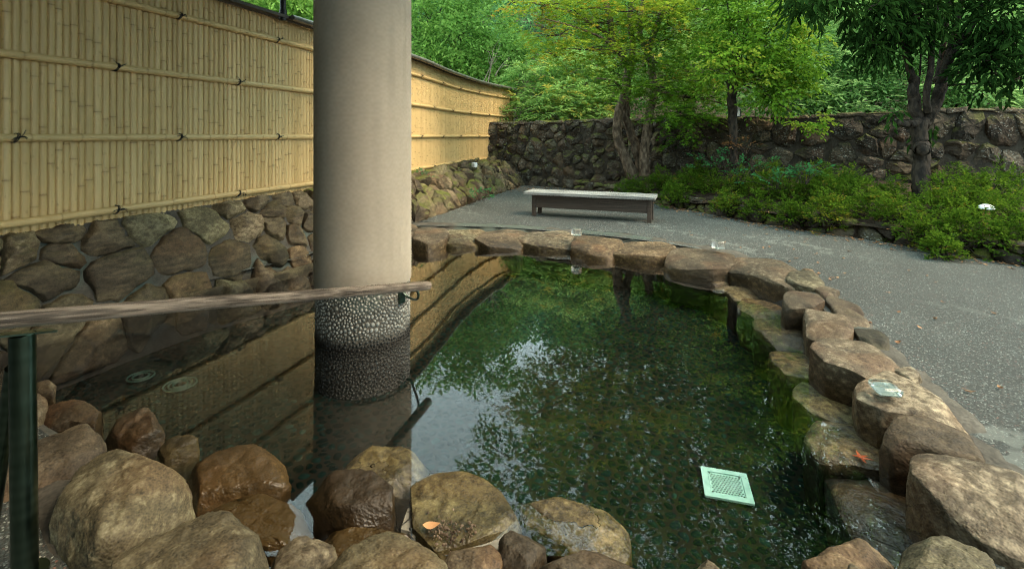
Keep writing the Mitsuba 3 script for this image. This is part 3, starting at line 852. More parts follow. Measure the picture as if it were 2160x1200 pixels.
def rock(poly, zt, zf, base, tone, soak=0.0, label=None, dome_h=0.03, seed=0, ridge=(), rough=1.0, n=84, name='rock', bsdf='m_pool_rock', p=5, corner=0.01, round_=0.028):
    """a boulder from the outline of its top in the photo: far edge at the level zt, near edge at zf, standing on base"""
    rng = np.random.default_rng(1000 + seed)
    poly = np.array(poly, float)
    slab = rough < .6
    if 25 <= seed <= 37 or 50 <= seed < 60:                # the kerb: low squared slabs laid close together
        m_ = poly.mean(0)
        poly, rough, zt, zf = m_ + (poly - m_) * 1.09, 0.5, zt - 0.012, zf - 0.005
        p, corner, round_, dome_h, slab = 9, 0.002, 0.012, 0.008, True
    y0, y1 = poly[:, 1].min(), poly[:, 1].max()
    zs = zt + (zf - zt) * (poly[:, 1] - y0) / max(y1 - y0, 1)
    Q = np.array([G(x, min(y, 1e9), z) for (x, y), z in zip(poly, zs)])
    pg = Polygon(Q[:, :2]).buffer(0)
    if pg.geom_type != 'Polygon':
        pg = max(pg.geoms, key=lambda g: g.area)
    c = np.array(pg.centroid.coords[0])
    size = math.sqrt(pg.area)
    pg = pg.buffer(-corner * size).buffer(corner * size * 1.15)
    th = np.arange(n) * 2 * np.pi / n
    u = np.stack([np.cos(th), np.sin(th)], 1)
    r = np.zeros(n)
    ext = np.array(pg.exterior.coords)
    a, b = ext[:-1], ext[1:]
    for k in range(n):
        d, e = u[k], b - a
        den = d[0] * e[:, 1] - d[1] * e[:, 0]
        w = a - c
        with np.errstate(all='ignore'):
            t = (w[:, 0] * e[:, 1] - w[:, 1] * e[:, 0]) / den
            s = (w[:, 0] * d[1] - w[:, 1] * d[0]) / den
        ok = (s >= -1e-9) & (s <= 1 + 1e-9) & (t > 0)
        r[k] = t[ok].max() if ok.any() else size * 0.4
    # level of the rim: a plane through the outline
    A = np.c_[Q[:, :2] - c, np.ones(len(Q))]
    pl, *_ = np.linalg.lstsq(A, Q[:, 2], rcond=None)
    cuts = [(rng.uniform(0, 360), rng.uniform(.18, .42), rng.uniform(.15, .75) * rough) for _ in range(4)]
    tt = np.r_[0.04, np.linspace(0.14, 0.80, 9), 0.87, 0.92, 0.96, 0.985, 1.0]
    P = []
    for t in tt:
        q = u * (r * t)[:, None]
        z = q @ pl[:2] + pl[2] + dome_h * (1 - t ** p) - round_ * size * np.clip((t - 0.80) / 0.20, 0, 1) ** 2.2
        for (ang, k, g) in list(ridge) + cuts:
            w = np.array([math.cos(math.radians(ang)), math.sin(math.radians(ang))])
            z = z - np.maximum(0, q @ w / size - k) * g * size
        P.append(np.c_[c + q, z])
    edge_z = P[-1][:, 2]
    for j, f in enumerate((0.12, 0.35, 0.65, 1.0)):
        q = u * (r * (1.0 + 0.035 * math.sin(f * 3.0) - 0.05 * f))[:, None]
        z = edge_z + (np.minimum(base, edge_z - 0.02) - edge_z) * f
        P.append(np.c_[c + q, z])
    P = np.array(P)
    m = len(P)
    V = np.vstack([[*c, P[0][:, 2].mean()], P.reshape(-1, 3)])
    k = np.arange(n)
    F = [np.stack([np.zeros(n, int), 1 + k, 1 + (k + 1) % n], -1)]
    for a_ in range(m - 1):
        b0, b1 = 1 + a_ * n + k, 1 + a_ * n + (k + 1) % n
        F += [np.stack([b0, b0 + n, b1 + n], -1), np.stack([b0, b1 + n, b1], -1)]
    o = rng.uniform(0, 90, 3)
    w = V * 3.4 / max(size, .12) * 0.45 + o
    dsp = np.stack([meshkit.fbm(w, 3, s) - 0.5 for s in (1, 2, 3)], -1) * size * 0.20 * rough * [0.6, 0.6, 0.6]
    # creased relief: broken layers in the stone
    ax = unit(rng.normal(size=3) * [1, 1, 0.3])
    l = (V @ ax) * 16 / max(size, .2) * 0.4 + meshkit.fbm(w * 1.7, 2, 7) * 2.2
    dsp[:, 2] += (np.abs((l % 1) - 0.5) - 0.25) * size * 0.022 * rough
    dsp += (np.stack([meshkit.fbm(V * 19 + o, 3, s) - 0.5 for s in (4, 5, 6)], -1)) * 0.020 * rough
    V = V + dsp
    # broken faces: planes that cut chips off the rounded block
    cc = np.array([c[0], c[1], V[:, 2].max() - size * .25])
    for k in range(7 if slab else 13):
        w = unit(rng.normal(size=3) * [1, 1, .2 if slab else .45] + [0, 0, .35 if slab else .22])
        h = (V - cc) @ w
        lim = h.max() * (rng.uniform(.86, .97) if slab else rng.uniform(.72, .93))
        V = V - np.maximum(0, h - lim)[:, None] * w * 0.92
    V = V + (np.stack([meshkit.fbm(V * 31 + o, 2, s) - 0.5 for s in (7, 8, 9)], -1)) * 0.009 * rough
    mesh = trimesh.Trimesh(V, np.vstack(F), process=False)
    return obj(f'{rim}__{name}', mesh, bsdf, smooth=True, uv=uvc(len(V), tone, soak), label=label)


# near side, from the left (photo pixels)
B = []
rock([(-60, 815), (0, 800), (60, 803), (100, 815), (104, 850), (95, 905), (20, 925), (-60, 930)], 0.02, 0.0, -0.5, .62, seed=1, label='tan flat rock behind the steel post')
rock([(70, 800), (100, 797), (118, 812), (113, 838), (72, 842)], 0.0, -0.03, -0.5, .72, seed=2)
rock([(70, 850), (120, 834), (180, 842), (242, 868), (225, 884), (150, 886), (85, 905)], -0.03, -0.06, -0.5, .30, seed=3, dome_h=.01, label='thin dark layered slab at the water')
rock([(20, 940), (75, 905), (130, 885), (200, 890), (232, 905), (250, 935), (205, 970), (130, 1010), (40, 1045), (-60, 1075), (-70, 980)], 0.075, 0.05, -0.4, .36, seed=4, dome_h=.015, ridge=((-50, .20, .9),), label='grey-green flat slab with a pale broken edge')
rock([(216, 900), (245, 880), (315, 858), (338, 872), (356, 912), (300, 945), (225, 940)], -0.03, -0.10, -0.5, .50, .75, seed=5, label='wet orange-brown rock at the water')
rock([(320, 925), (360, 915), (415, 914), (420, 928), (385, 955), (340, 965)], -0.07, -0.10, -0.5, .40, .35, seed=6, dome_h=.01)
rock([(98, 1060), (122, 990), (190, 945), (300, 918), (326, 916), (355, 935), (385, 965), (416, 1018), (398, 1046), (350, 1072), (310, 1120), (250, 1170), (190, 1192), (140, 1135), (108, 1090)], 0.12, 0.06, -0.15, .66, seed=7, dome_h=.05,
     ridge=((20, .22, .5), (-120, .35, 1.2)), n=110, label='large rounded brown boulder by the steel post')
rock([(165, 1230), (215, 1150), (300, 1085), (375, 1060), (440, 1066), (520, 1103), (556, 1145), (562, 1230), (540, 1330), (200, 1330)], 0.16, 0.16, -0.1, .52, seed=8, dome_h=.05, n=110, label='broad grey-brown boulder at the bottom left')
rock([(360, 1030), (400, 975), (450, 935), (512, 899), (540, 908), (560, 935), (612, 975), (624, 1010), (600, 1045), (520, 1075), (420, 1080), (365, 1060)], -0.07, -0.14, -0.5, .42, .85, seed=9, dome_h=.045, ridge=((110, .15, .4),), label='wet brown peaked rock with a pale scar')
rock([(372, 1065), (450, 1030), (560, 1035), (640, 1050), (700, 1085), (690, 1150), (600, 1170), (480, 1120)], -0.115, -0.115, -0.5, .35, .95, seed=10, dome_h=.0, name='ledge_rock')
rock([(556, 1170), (620, 1128), (712, 1126), (715, 1145), (680, 1180), (640, 1230), (560, 1260)], 0.0, 0.02, -0.3, .78, .2, seed=11, dome_h=.02, label='coarse tan rock between two big boulders')
rock([(615, 1050), (650, 1015), (700, 988), (760, 990), (815, 1010), (862, 1050), (858, 1085), (800, 1115), (725, 1122), (670, 1105), (630, 1075)], -0.05, -0.10, -0.5, .0, .8, seed=12, dome_h=.04, label='dark wet rounded rock')
rock([(640, 1110), (700, 1100), (800, 1110), (870, 1090), (880, 1130), (800, 1160), (700, 1180), (640, 1160)], -0.105, -0.10, -0.5, .45, .9, seed=13, dome_h=.0, name='ledge_rock')
rock([(688, 1000), (705, 950), (762, 925), (850, 940), (925, 962), (918, 985), (880, 1050), (800, 1055), (720, 1040)], -0.124, -0.13, -0.55, .80, .0, seed=14, dome_h=.012, label='greenish flat stone just under the water')
rock([(866, 1010), (905, 975), (960, 978), (1040, 1010), (1098, 1048), (1108, 1075), (1075, 1110), (985, 1145), (920, 1160), (870, 1110)], -0.095, -0.10, -0.5, .95, .0, seed=15, dome_h=.0, rough=.2, round_=.012, p=6, n=100, label='flat grey-brown slab that carries the fallen leaf')
rock([(1098, 1034), (1180, 1040), (1285, 1075), (1325, 1105), (1338, 1150), (1310, 1180), (1180, 1160), (1095, 1095)], -0.124, -0.13, -0.55, .92, .0, seed=16, dome_h=.01, rough=.5, label='pale green slab just under the water')
rock([(1040, 1185), (1062, 1120), (1085, 1098), (1140, 1108), (1160, 1140), (1130, 1190), (1100, 1240), (1040, 1240)], -0.03, -0.01, -0.4, .22, .35, seed=17, dome_h=.02, label='small tapering stone with a mossy dark top')
rock([(1110, 1215), (1140, 1160), (1195, 1130), (1275, 1150), (1345, 1185), (1375, 1230), (1330, 1290), (1130, 1290)], -0.04, -0.02, -0.4, .48, .45, seed=18, dome_h=.03)
rock([(930, 1150), (1000, 1140), (1060, 1118), (1062, 1160), (1045, 1240), (960, 1250), (920, 1190)], -0.01, 0.0, -0.4, .58, seed=19, dome_h=.01, rough=.6, name='ledge_rock')
rock([(615, 1225), (680, 1160), (760, 1140), (830, 1124), (870, 1140), (930, 1185), (975, 1235), (985, 1330), (600, 1330)], 0.10, 0.12, -0.2, .40, seed=20, dome_h=.05, n=100, label='grey mottled boulder with a white crust at the bottom edge')
rock([(1428, 1215), (1450, 1182), (1490, 1170), (1530, 1180), (1555, 1215), (1540, 1280), (1440, 1280)], 0.02, 0.04, -0.3, .60, seed=21, dome_h=.03)
rock([(1685, 1195), (1730, 1165), (1800, 1138), (1850, 1135), (1888, 1160), (1890, 1210), (1850, 1260), (1680, 1260)], 0.02, 0.03, -0.3, .56, .55, seed=22, dome_h=.03, label='orange-brown rock at the lower right of the pool')
rock([(1770, 1225), (1800, 1188), (1830, 1190), (1850, 1230), (1800, 1270)], 0.08, 0.08, -0.3, .5, seed=23, dome_h=.02)
rock([(1880, 1200), (1905, 1140), (1930, 1118), (2010, 1130), (2090, 1165), (2150, 1215), (2180, 1300), (1870, 1300)], 0.10, 0.12, -0.2, .54, seed=24, dome_h=.03, n=100, label='speckled grey-tan boulder in the lower right corner')
rock([(1924, 985), (1936, 945), (1975, 943), (2060, 968), (2170, 1005), (2230, 1040), (2210, 1150), (2140, 1135), (2020, 1085), (1960, 1040)], 0.11, 0.09, -0.35, .74, seed=25, dome_h=.01, rough=.7, n=100, p=5, round_=.03, label='large pale tan slab with a split top at the right edge')
rock([(1865, 905), (1880, 880), (1935, 870), (1990, 878), (2035, 900), (2062, 945), (2072, 972), (2030, 968), (1960, 945), (1890, 930)], 0.08, 0.06, -0.35, .44, seed=26, dome_h=.02, p=4, label='grey-brown flat-topped rock below the glass block stone')
rock([(1808, 805), (1825, 782), (1880, 776), (1935, 800), (1990, 845), (2038, 895), (2010, 905), (1930, 870), (1860, 862), (1815, 835)], 0.075, 0.055, -0.35, .86, seed=27, dome_h=.012, p=5, label='pitted tan stone that carries the near glass block')
rock([(1714, 735), (1735, 704), (1790, 702), (1850, 728), (1908, 768), (1905, 785), (1840, 790), (1790, 775), (1745, 760)], 0.085, 0.05, -0.35, .62, seed=28, dome_h=.02, p=4, label='large smooth tan stone with a hollow front')
rock([(1697, 655), (1712, 637), (1765, 640), (1798, 690), (1790, 706), (1740, 705), (1705, 690)], 0.08, 0.06, -0.35, .60, seed=29, dome_h=.015, p=4, label='tan stone with a grey-green inner face')
rock([(1650, 630), (1665, 605), (1705, 600), (1735, 632), (1715, 645), (1660, 640)], 0.08, 0.06, -0.35, .50, seed=30, dome_h=.01)
rock([(1738, 628), (1760, 616), (1800, 632), (1822, 660), (1800, 668), (1760, 650)], 0.05, 0.04, -0.1, .35, seed=31, dome_h=.02)
rock([(1756, 645), (1790, 640), (1830, 672), (1840, 690), (1800, 688), (1770, 670)], 0.05, 0.04, -0.1, .58, seed=32, dome_h=.015)
rock([(1800, 690), (1845, 685), (1872, 712), (1876, 740), (1850, 735), (1815, 710)], 0.06, 0.04, -0.1, .40, seed=33, dome_h=.02, label='small reddish stone on the path side')
rock([(1722, 607), (1745, 598), (1770, 610), (1765, 622), (1735, 620)], 0.05, 0.04, -0.1, .72, seed=34, dome_h=.015)
rock([(1660, 590), (1672, 560), (1700, 563), (1735, 590), (1730, 605), (1690, 600)], 0.06, 0.05, -0.2, .66, seed=35, dome_h=.015)
rock([(1690, 562), (1705, 560), (1725, 580), (1715, 588)], 0.05, 0.04, -0.1, .55, seed=36, dome_h=.015)
rock([(1880, 775), (1915, 770), (1945, 790), (1920, 800)], 0.05, 0.05, -0.1, .88, seed=37, dome_h=.01)
# the far rim, seen as long low stones
for k, (a, t, zt) in enumerate([([(1540, 556), (1555, 528), (1600, 524), (1655, 545), (1688, 575), (1682, 606), (1645, 598), (1592, 572)], .60, .05),
                                ([(1404, 546), (1425, 524), (1480, 516), (1548, 532), (1556, 556), (1500, 558), (1440, 552)], .50, .05),
                                ([(1285, 524), (1320, 500), (1395, 506), (1430, 522), (1424, 540), (1350, 536)], .70, .02),
                                ([(1205, 514), (1222, 494), (1300, 498), (1312, 512), (1290, 526), (1230, 522)], .56, .045),
                                ([(1092, 504), (1110, 482), (1185, 482), (1222, 496), (1208, 514), (1130, 511)], .78, .015),
                                ([(1005, 500), (1020, 480), (1085, 478), (1110, 488), (1098, 508), (1030, 507)], .58, .03),
                                ([(925, 500), (940, 478), (1000, 476), (1022, 488), (1008, 507), (950, 508)], .80, .01),
                                ([(872, 502), (880, 470), (930, 470), (944, 488), (936, 508), (890, 510)], .60, .05),
                                ([(810, 505), (820, 470), (876, 470), (886, 492), (870, 512), (830, 514)], .58, .04)]):
    rock(a, zt, zt - 0.03, -0.4, t, seed=50 + k, dome_h=.02, n=48, rough=1.25)
# flat stones of the sunken step that runs inside the rim
STEP = np.array([(1.30, 1.62), (1.42, 1.95), (1.52, 2.30), (1.66, 2.72), (1.82, 3.25), (1.98, 3.75), (2.08, 4.35), (2.05, 4.90), (1.80, 5.45), (1.22, 5.98), (0.50, 6.36), (-0.35, 6.68), (-1.2, 6.8)])
sp = along(STEP, 400)
ss = np.r_[0, np.cumsum(np.linalg.norm(np.diff(sp, axis=0), axis=1))]
rs = np.random.default_rng(31)
q, k = 0.0, 0
while q < ss[-1] - 0.3:
    w = rs.uniform(0.34, 0.62)
    i0, i1 = np.searchsorted(ss, q), min(np.searchsorted(ss, q + w), 399)
    a, b = sp[i0], sp[i1]
    t = unit(b - a)
    nn = np.array([-t[1], t[0]])
    zt = rs.uniform(-0.150, -0.132)
    d0, d1 = rs.uniform(0.02, 0.14), rs.uniform(0.06, 0.20)
    pts = [a - nn * 0.20, (a + b) / 2 - nn * 0.24, b - nn * 0.20, b + nn * d0, (a + b) / 2 + nn * d1, a + nn * rs.uniform(.02, .12)]
    px = [((CX + FOC * x / y), HZ + FOC * (EYE - zt) / y) for x, y in pts]
    rock(px, zt, zt, FLOOR, rs.uniform(.6, 1.0), rs.uniform(.0, .3), seed=200 + k, dome_h=.005, n=40, name='step_stone', rough=.45)
    q += w * 0.97
    k += 1
# mortar bed under the rocks
NR = 220
inn = closed_spline(POOL, NR)
tan = unit(np.roll(inn, -1, 0) - np.roll(inn, 1, 0))
nout = np.stack([tan[:, 1], -tan[:, 0]], 1)
prof = [(-0.10, -0.34), (-0.06, -0.20), (0.0, -0.13), (0.07, -0.05), (0.16, -0.005), (0.26, 0.012), (0.36, 0.006), (0.42, -0.03)]
M = np.array([[[*(inn[i % NR] + nout[i % NR] * d), z] for i in range(NR + 1)] for d, z in prof])
M[1:-1, :, 2] += (meshkit.fbm(M[1:-1] * 7, 3, 4) - 0.5) * 0.05
low_ = (M[0, :, 0] < -1.55) & (M[0, :, 1] > 3.3)          # no rim where the bank runs into the water
M[:, low_, 2] -= 0.6
M[:, -1] = M[:, 0]
obj(rim + '__mortar', up(grid_mesh(M)), 'm_mortar', smooth=True)
# pale scraps of mortar between the near rocks
for poly, z in [([(848, 1105), (862, 1064), (872, 1090), (880, 1118), (872, 1122), (862, 1108)], -0.105), ([(985, 1150), (1040, 1132), (1085, 1112), (1088, 1120), (1045, 1145), (1000, 1162)], -0.08)]:
    V = np.array([G(x, y, z) for x, y in poly])
    pm = trimesh.creation.extrude_polygon(Polygon(V[:, :2]).buffer(0.004), 0.02, engine='earcut')
    pm = pm.subdivide().subdivide()
    v = np.array(pm.vertices) + [0, 0, z - 0.035]
    v += (meshkit.fbm(v * 40, 3, 2)[:, None] - 0.5) * 0.006
    obj(rim + '__mortar_scrap', trimesh.Trimesh(v, pm.faces, process=False), 'm_white_mortar')
# ---------------------------------------------------------------- handrail
hr = thing('handrail', 'weathered log handrail on a dark steel post sloping down into the bath', 'handrail')
a, b = D(0, 676, 1.42), D(904, 601, 3.42)
d = b - a
tt = np.r_[np.linspace(-0.45, 0.985, 60), 0.995, 1.0]
pts = a + d * tt[:, None]
pts += np.stack([meshkit.noise(np.c_[tt * 5, tt * 0, tt * 0], 1) - .5, tt * 0, meshkit.noise(np.c_[tt * 4, tt * 0, tt * 0], 2) - .5], 1) * 0.010
rad = np.interp(tt, [-0.45, 0, 0.5, 0.985, 0.995, 1.0], [0.0250, 0.0250, 0.027, 0.030, 0.028, 0.020]) * (1 + 0.05 * (meshkit.fbm(np.c_[tt * 12, tt * 0, tt * 0], 3, 3) - .5))
NL = 28
lg = tube(pts, rad, NL)
V = np.array(lg.vertices)
L = np.linalg.norm(d)
su = np.repeat(tt * L, NL)
sv = np.tile(np.abs(np.arange(NL) / NL - 0.5) * 2 * 0.10, len(tt))
body = V[:len(tt) * NL]
cl = np.repeat(pts, NL, 0)
gr = meshkit.fbm(np.c_[su * 2.0, sv * 90, su * 0], 3, 4)
body = cl + (body - cl) * (1 - 0.10 * np.clip(gr - 0.5, 0, 1)[:, None] * 2)
V[:len(body)] = body
obj(hr + '__log_rail', trimesh.Trimesh(V, lg.faces, process=False), 'm_log', smooth=True, uv=np.vstack([np.c_[su, sv], [[0, .02], [L, .03]]]))
pt = D(47, 700, 1.455)
obj(hr + '__post', tube(np.array([(pt[0], pt[1], pt[2] - 0.006), (pt[0] - 0.002, pt[1] + 0.01, -0.02)]), 0.0305, 24), 'm_steel', smooth=50)
sd = np.array([d[0], d[1], d[2]]) / L
sa = unit(np.cross([0, 0, 1.0], sd))
su_ = np.cross(sd, sa)
pc = pt + [0, 0, -0.001]
plate = trimesh.convex.convex_hull(np.array([pc + sd * i * 0.075 + sa * j * 0.024 + su_ * k for i in (-1, 1) for j in (-1, 1) for k in (-0.004, 0.001)]))
obj(hr + '__saddle_plate', plate, 'm_steel')
br0, br1 = D(30, 775, 1.475), D(-22, 1120, 1.60)
obj(hr + '__brace', tube(np.array([br0, br1 + (br1 - br0) * 0.25]), 0.021, 18), 'm_steel', smooth=50)
obj(hr + '__foot_plate', moved(trimesh.creation.cylinder(0.055, 0.012, sections=24), 0, (pt[0] - 0.002, pt[1] + 0.01, 0.008)), 'm_steel', smooth=40)
h0 = D(849, 616, 3.50)
pa = b - d / L * 0.14 - [0, 0, 0.03]
e_ = CXY + unit(np.array([h0[0], h0[1]]) - CXY) * (CR + 0.004)
hk = np.array([e_[0], e_[1], h0[2]])
obj(hr + '__bracket', tube(spline([hk, hk + [0.05, -0.01, -0.035], (hk + pa) / 2 + [0.03, 0, -0.055], pa + [0.01, 0, -0.03], pa], 16), 0.008, 10), 'm_steel', smooth=50)
outd = unit(np.r_[np.array([e_[0], e_[1]]) - CXY, 0])
side = np.array([-outd[1], outd[0], 0])
obj(hr + '__bracket_plate', trimesh.convex.convex_hull(np.array([hk + side * i * 0.03 + np.array([0, 0, j * 0.055 - 0.02]) + outd * k for i in (-1, 1) for j in (-1, 1) for k in (-0.01, 0.006)])), 'm_steel')

# ---------------------------------------------------------------- bench
bench = thing('bench', 'weathered wooden bench with a pale plank top and dark board front on the path', 'bench')
f0, f1 = np.array([0.32, 8.08]), np.array([2.07, 7.40])
t = unit(f1 - f0)
o = np.array([-t[1], t[0]])
rz = math.atan2(t[1], t[0])
LB = np.linalg.norm(f1 - f0)


def bx(key, x, y, z, mat, bev=0.004, grain=0):
    m = box(x, y, z, bev).subdivide().subdivide()
    v = np.array(m.vertices)
    uv = np.c_[v[:, 0], v[:, 1] + v[:, 2] * 1.7] + [x[0] * 3.1 + z[0], y[0] * 7 + z[0] * 2]
    v = v + (meshkit.noise(v * [3, 11, 9], 2)[:, None] - 0.5) * 0.004
    return obj(key, moved(trimesh.Trimesh(v, m.faces, process=False), rz, [*f0, 0]), mat, uv=uv)


bx(bench + '__seat_plank', (-0.12, LB + 0.06), (-0.06, 0.40), (0.345, 0.395), 'm_bench_top', 0.006)
for x in (0.0, LB - 0.06):
    bx(bench + '__leg', (x, x + 0.06), (0.0, 0.06), (0.0, 0.342), 'm_bench_dark')
    bx(bench + '__leg', (x, x + 0.06), (0.30, 0.36), (0.0, 0.342), 'm_bench_dark')
bx(bench + '__front_board', (0.062, LB - 0.062), (0.008, 0.036), (0.14, 0.342), 'm_bench_dark')
bx(bench + '__rear_board', (0.062, LB - 0.062), (0.324, 0.352), (0.14, 0.342), 'm_bench_dark')

# ---------------------------------------------------------------- glass blocks
for (px, py, z, s, lab) in [(1868, 822, 0.10, 0.052, 'clear glass block nearest the camera, lying on a pitted tan rim stone'), (1515, 522, 0.085, 0.050, 'small frosted glass block standing on the far right rim of the pool'),
                            (1216, 494, 0.085, 0.050, 'small frosted glass block standing on the far rim in front of the bench')]:
    c = G(px, py, z)
    g = thing('glass_block', lab, 'glass block', 'glass blocks on the pool rim')
    near = z > 0.09
    hh = 0.024 if near else 0.05
    blk = box((-s, s), (-s, s), (0, hh * 1.6), 0.008)
    obj(g + '__body', moved(blk, -0.18 if near else 0.3, c + [0, 0, -0.010]), 'm_frost' if not near else 'm_glass', smooth=25)
    core = box((-s * .8, s * .8), (-s * .8, s * .8), (0.003, 0.008), 0.001)
    obj(g + '__base_plate', moved(core, -0.18 if near else 0.3, c + [0, 0, -0.010]), 'm_block_base')

# ---------------------------------------------------------------- fittings under the water
gc = W(1532, 1030)
gr_ = thing('drain_grate', 'square perforated pale green drain grate on the pool floor', 'drain grate')
z0 = FLOOR + 0.014
hs = 0.105
holes_, fr_ = [], Polygon([(-hs, -hs), (hs, -hs), (hs, hs), (-hs, hs)]).buffer(0.006)
inner = Polygon([(-.078, -.078), (.078, -.078), (.078, .078), (-.078, .078)])
pl = inner
from shapely.ops import unary_union
hp = unary_union([Point((i - 4.5) * 0.0142 + (0.0035 if j % 2 else -0.0035), (j - 4.5) * 0.0142).buffer(0.0056, 8) for i in range(10) for j in range(10)])
grot = -0.27
obj(gr_ + '__frame', moved(trimesh.creation.extrude_polygon(fr_.difference(inner.buffer(0.002)), 0.010, engine='earcut'), grot, [gc[0], gc[1], z0]), 'm_grate')
obj(gr_ + '__perforated_plate', moved(trimesh.creation.extrude_polygon(pl.difference(hp), 0.004, engine='earcut'), grot, [gc[0], gc[1], z0 + 0.002]), 'm_grate')
obj(gr_ + '__sump', moved(up(flat(inner, 0)), grot, [gc[0], gc[1], z0 - 0.003]), 'm_hole')
for i, j in ((-1, -1), (1, -1), (1, 1), (-1, 1)):
    q = np.array([i * 0.071, j * 0.071])
    cs, sn = math.cos(grot), math.sin(grot)
    obj(gr_ + '__screw', moved(trimesh.creation.cylinder(0.004, 0.004, sections=10), 0, [gc[0] + cs * q[0] - sn * q[1], gc[1] + sn * q[0] + cs * q[1], z0 + 0.008]), 'm_steel')


def rings(name, px, py, radii, lab):
    c = W(px, py)
    g = thing(name, lab, 'water inlet', 'round water inlets on the pool floor')
    for r in radii:
        a = np.linspace(0, 2 * np.pi, 37)
        obj(g + '__ring', tube(np.c_[c[0] + r * np.cos(a), c[1] + r * np.sin(a), np.full(37, FLOOR + 0.024)], 0.006, 6, cap=False), 'm_inlet', smooth=True)
    obj(g + '__disc', moved(trimesh.creation.cylinder(max(radii) + .004, 0.012, sections=32), 0, [c[0], c[1], FLOOR + 0.012]), 'm_pool_stone', smooth=40, uv=None)
    obj(g + '__hub', moved(trimesh.creation.cylinder(0.016, 0.02, sections=16), 0, [c[0], c[1], FLOOR + 0.022]), 'm_hole', smooth=40)


rings('water_inlet', 380, 817, (0.045, 0.070, 0.10), 'larger round ribbed water inlet under the dark water at left')
rings('water_inlet', 297, 800, (0.050, 0.082), 'smaller round water inlet, left of the ribbed one, under the dark water')

# ---------------------------------------------------------------- lamps in the bed
def lantern(px, py, y, foot_py, lab):
    g = thing('garden_lamp', lab, 'lamp', 'small lamps in the planting bed')
    c = D(px, py, y)
    foot = bed_z(c[0], c[1]) - 0.05
    obj(g + '__pole', tube(np.array([(c[0], y, foot), (c[0], y, c[2] - 0.075)]), 0.014, 10), 'm_lamp_post', smooth=50)
    obj(g + '__lantern', moved(box((-.048, .048), (-.048, .048), (-.065, .065), .006), 0.3, c), 'm_white')
    for k in range(4):
        a = 0.3 + math.pi / 4 + k * math.pi / 2
        obj(g + '__corner_bar', moved(box((-.006, .006), (-.006, .006), (-.072, .072), .001), 0.3, c + [0.070 * math.cos(a), 0.070 * math.sin(a), 0]), 'm_lamp_post')
    cone = trimesh.creation.cone(0.085, 0.075, sections=4)
    obj(g + '__hood', moved(cone, 0.3 + math.pi / 4, c + [0, 0, 0.068]), 'm_lamp_post')
    obj(g + '__collar', moved(box((-.055, .055), (-.055, .055), (-.080, -.066), .002), 0.3, c), 'm_lamp_post')


lantern(1553, 238, 9.3, 330, 'black lantern with a white body on a slim pole beside the slim tree trunk')
lantern(1424, 252, 11.3, 330, 'shaded lantern on a slim pole before the dark wall right of the maple trunks')
c = D(2080, 440, 5.75)
g = thing('garden_lamp', 'low white domed lamp standing among the azaleas at the right', 'lamp', 'small lamps in the planting bed')
am = np.linspace(0, math.pi / 2, 10)
prof = [(0.078 * math.cos(k), 0.055 * math.sin(k)) for k in am]
aa = np.linspace(0, 2 * np.pi, 25)
obj(g + '__dome', grid_mesh(np.array([[[c[0] + r * math.cos(q), c[1] + r * math.sin(q), c[2] + z] for q in aa] for r, z in prof])[::-1]), 'm_white', smooth=True)
obj(g + '__stem', tube(np.array([(c[0], c[1], bed_z(c[0], c[1]) - .1), (c[0], c[1], c[2] + 0.01)]), 0.034, 14), 'm_dry_leaf', smooth=50)
# white switch box by the foot of the fence
c = D(1001, 348, 11.15)
obj('junction_box', moved(box((-.06, .06), (-.04, .04), (-.05, .06), .008), -0.9, c), 'm_white', label='small white box on the mossy rock bank under the far fence', cat='electrical box')

# ---------------------------------------------------------------- fallen leaves
rl = np.random.default_rng(9)


def leaf_shape(L, Wd, curl, n=8):
    t = np.linspace(0, 1, n)
    w = Wd * np.sin(np.pi * np.clip(t, 0.0, 1) ** 0.8) * 0.5
    P = np.array([[[x * L - L / 2, s * ww, curl * (4 * (x - .5) ** 2 + (abs(s)) * 0.8 * (ww / Wd))] for s in (-1, -.5, 0, .5, 1)] for x, ww in zip(t, w)])
    return grid_mesh(P)


c = G(910, 1113, -0.086)
obj('fallen_leaf', moved(leaf_shape(0.062, 0.036, 0.008), 0.15, c + [0, 0, 0.008]), 'm_dry_leaf', smooth=True, uv=uvc(40, 1.2, 0), label='pale tan fallen leaf lying on the flat slab at the near water edge', cat='leaf')


def star_leaf(L):
    V, F = [[0, 0, 0]], []
    for k, (a, l) in enumerate(zip(np.radians([-105, -52, 0, 52, 105]), (.6, .9, 1, .9, .6))):
        d, s = np.array([math.cos(a), math.sin(a)]), np.array([-math.sin(a), math.cos(a)])
        m = len(V)
        V += [[*(d * l * L * .35 + s * .13 * L), .004], [*(d * l * L), -.004 + .01 * (k % 2)], [*(d * l * L * .35 - s * .13 * L), .004]]
        F += [[0, m + 2, m + 1], [0, m + 1, m]]
    return trimesh.Trimesh(np.array(V), np.array(F), process=False)


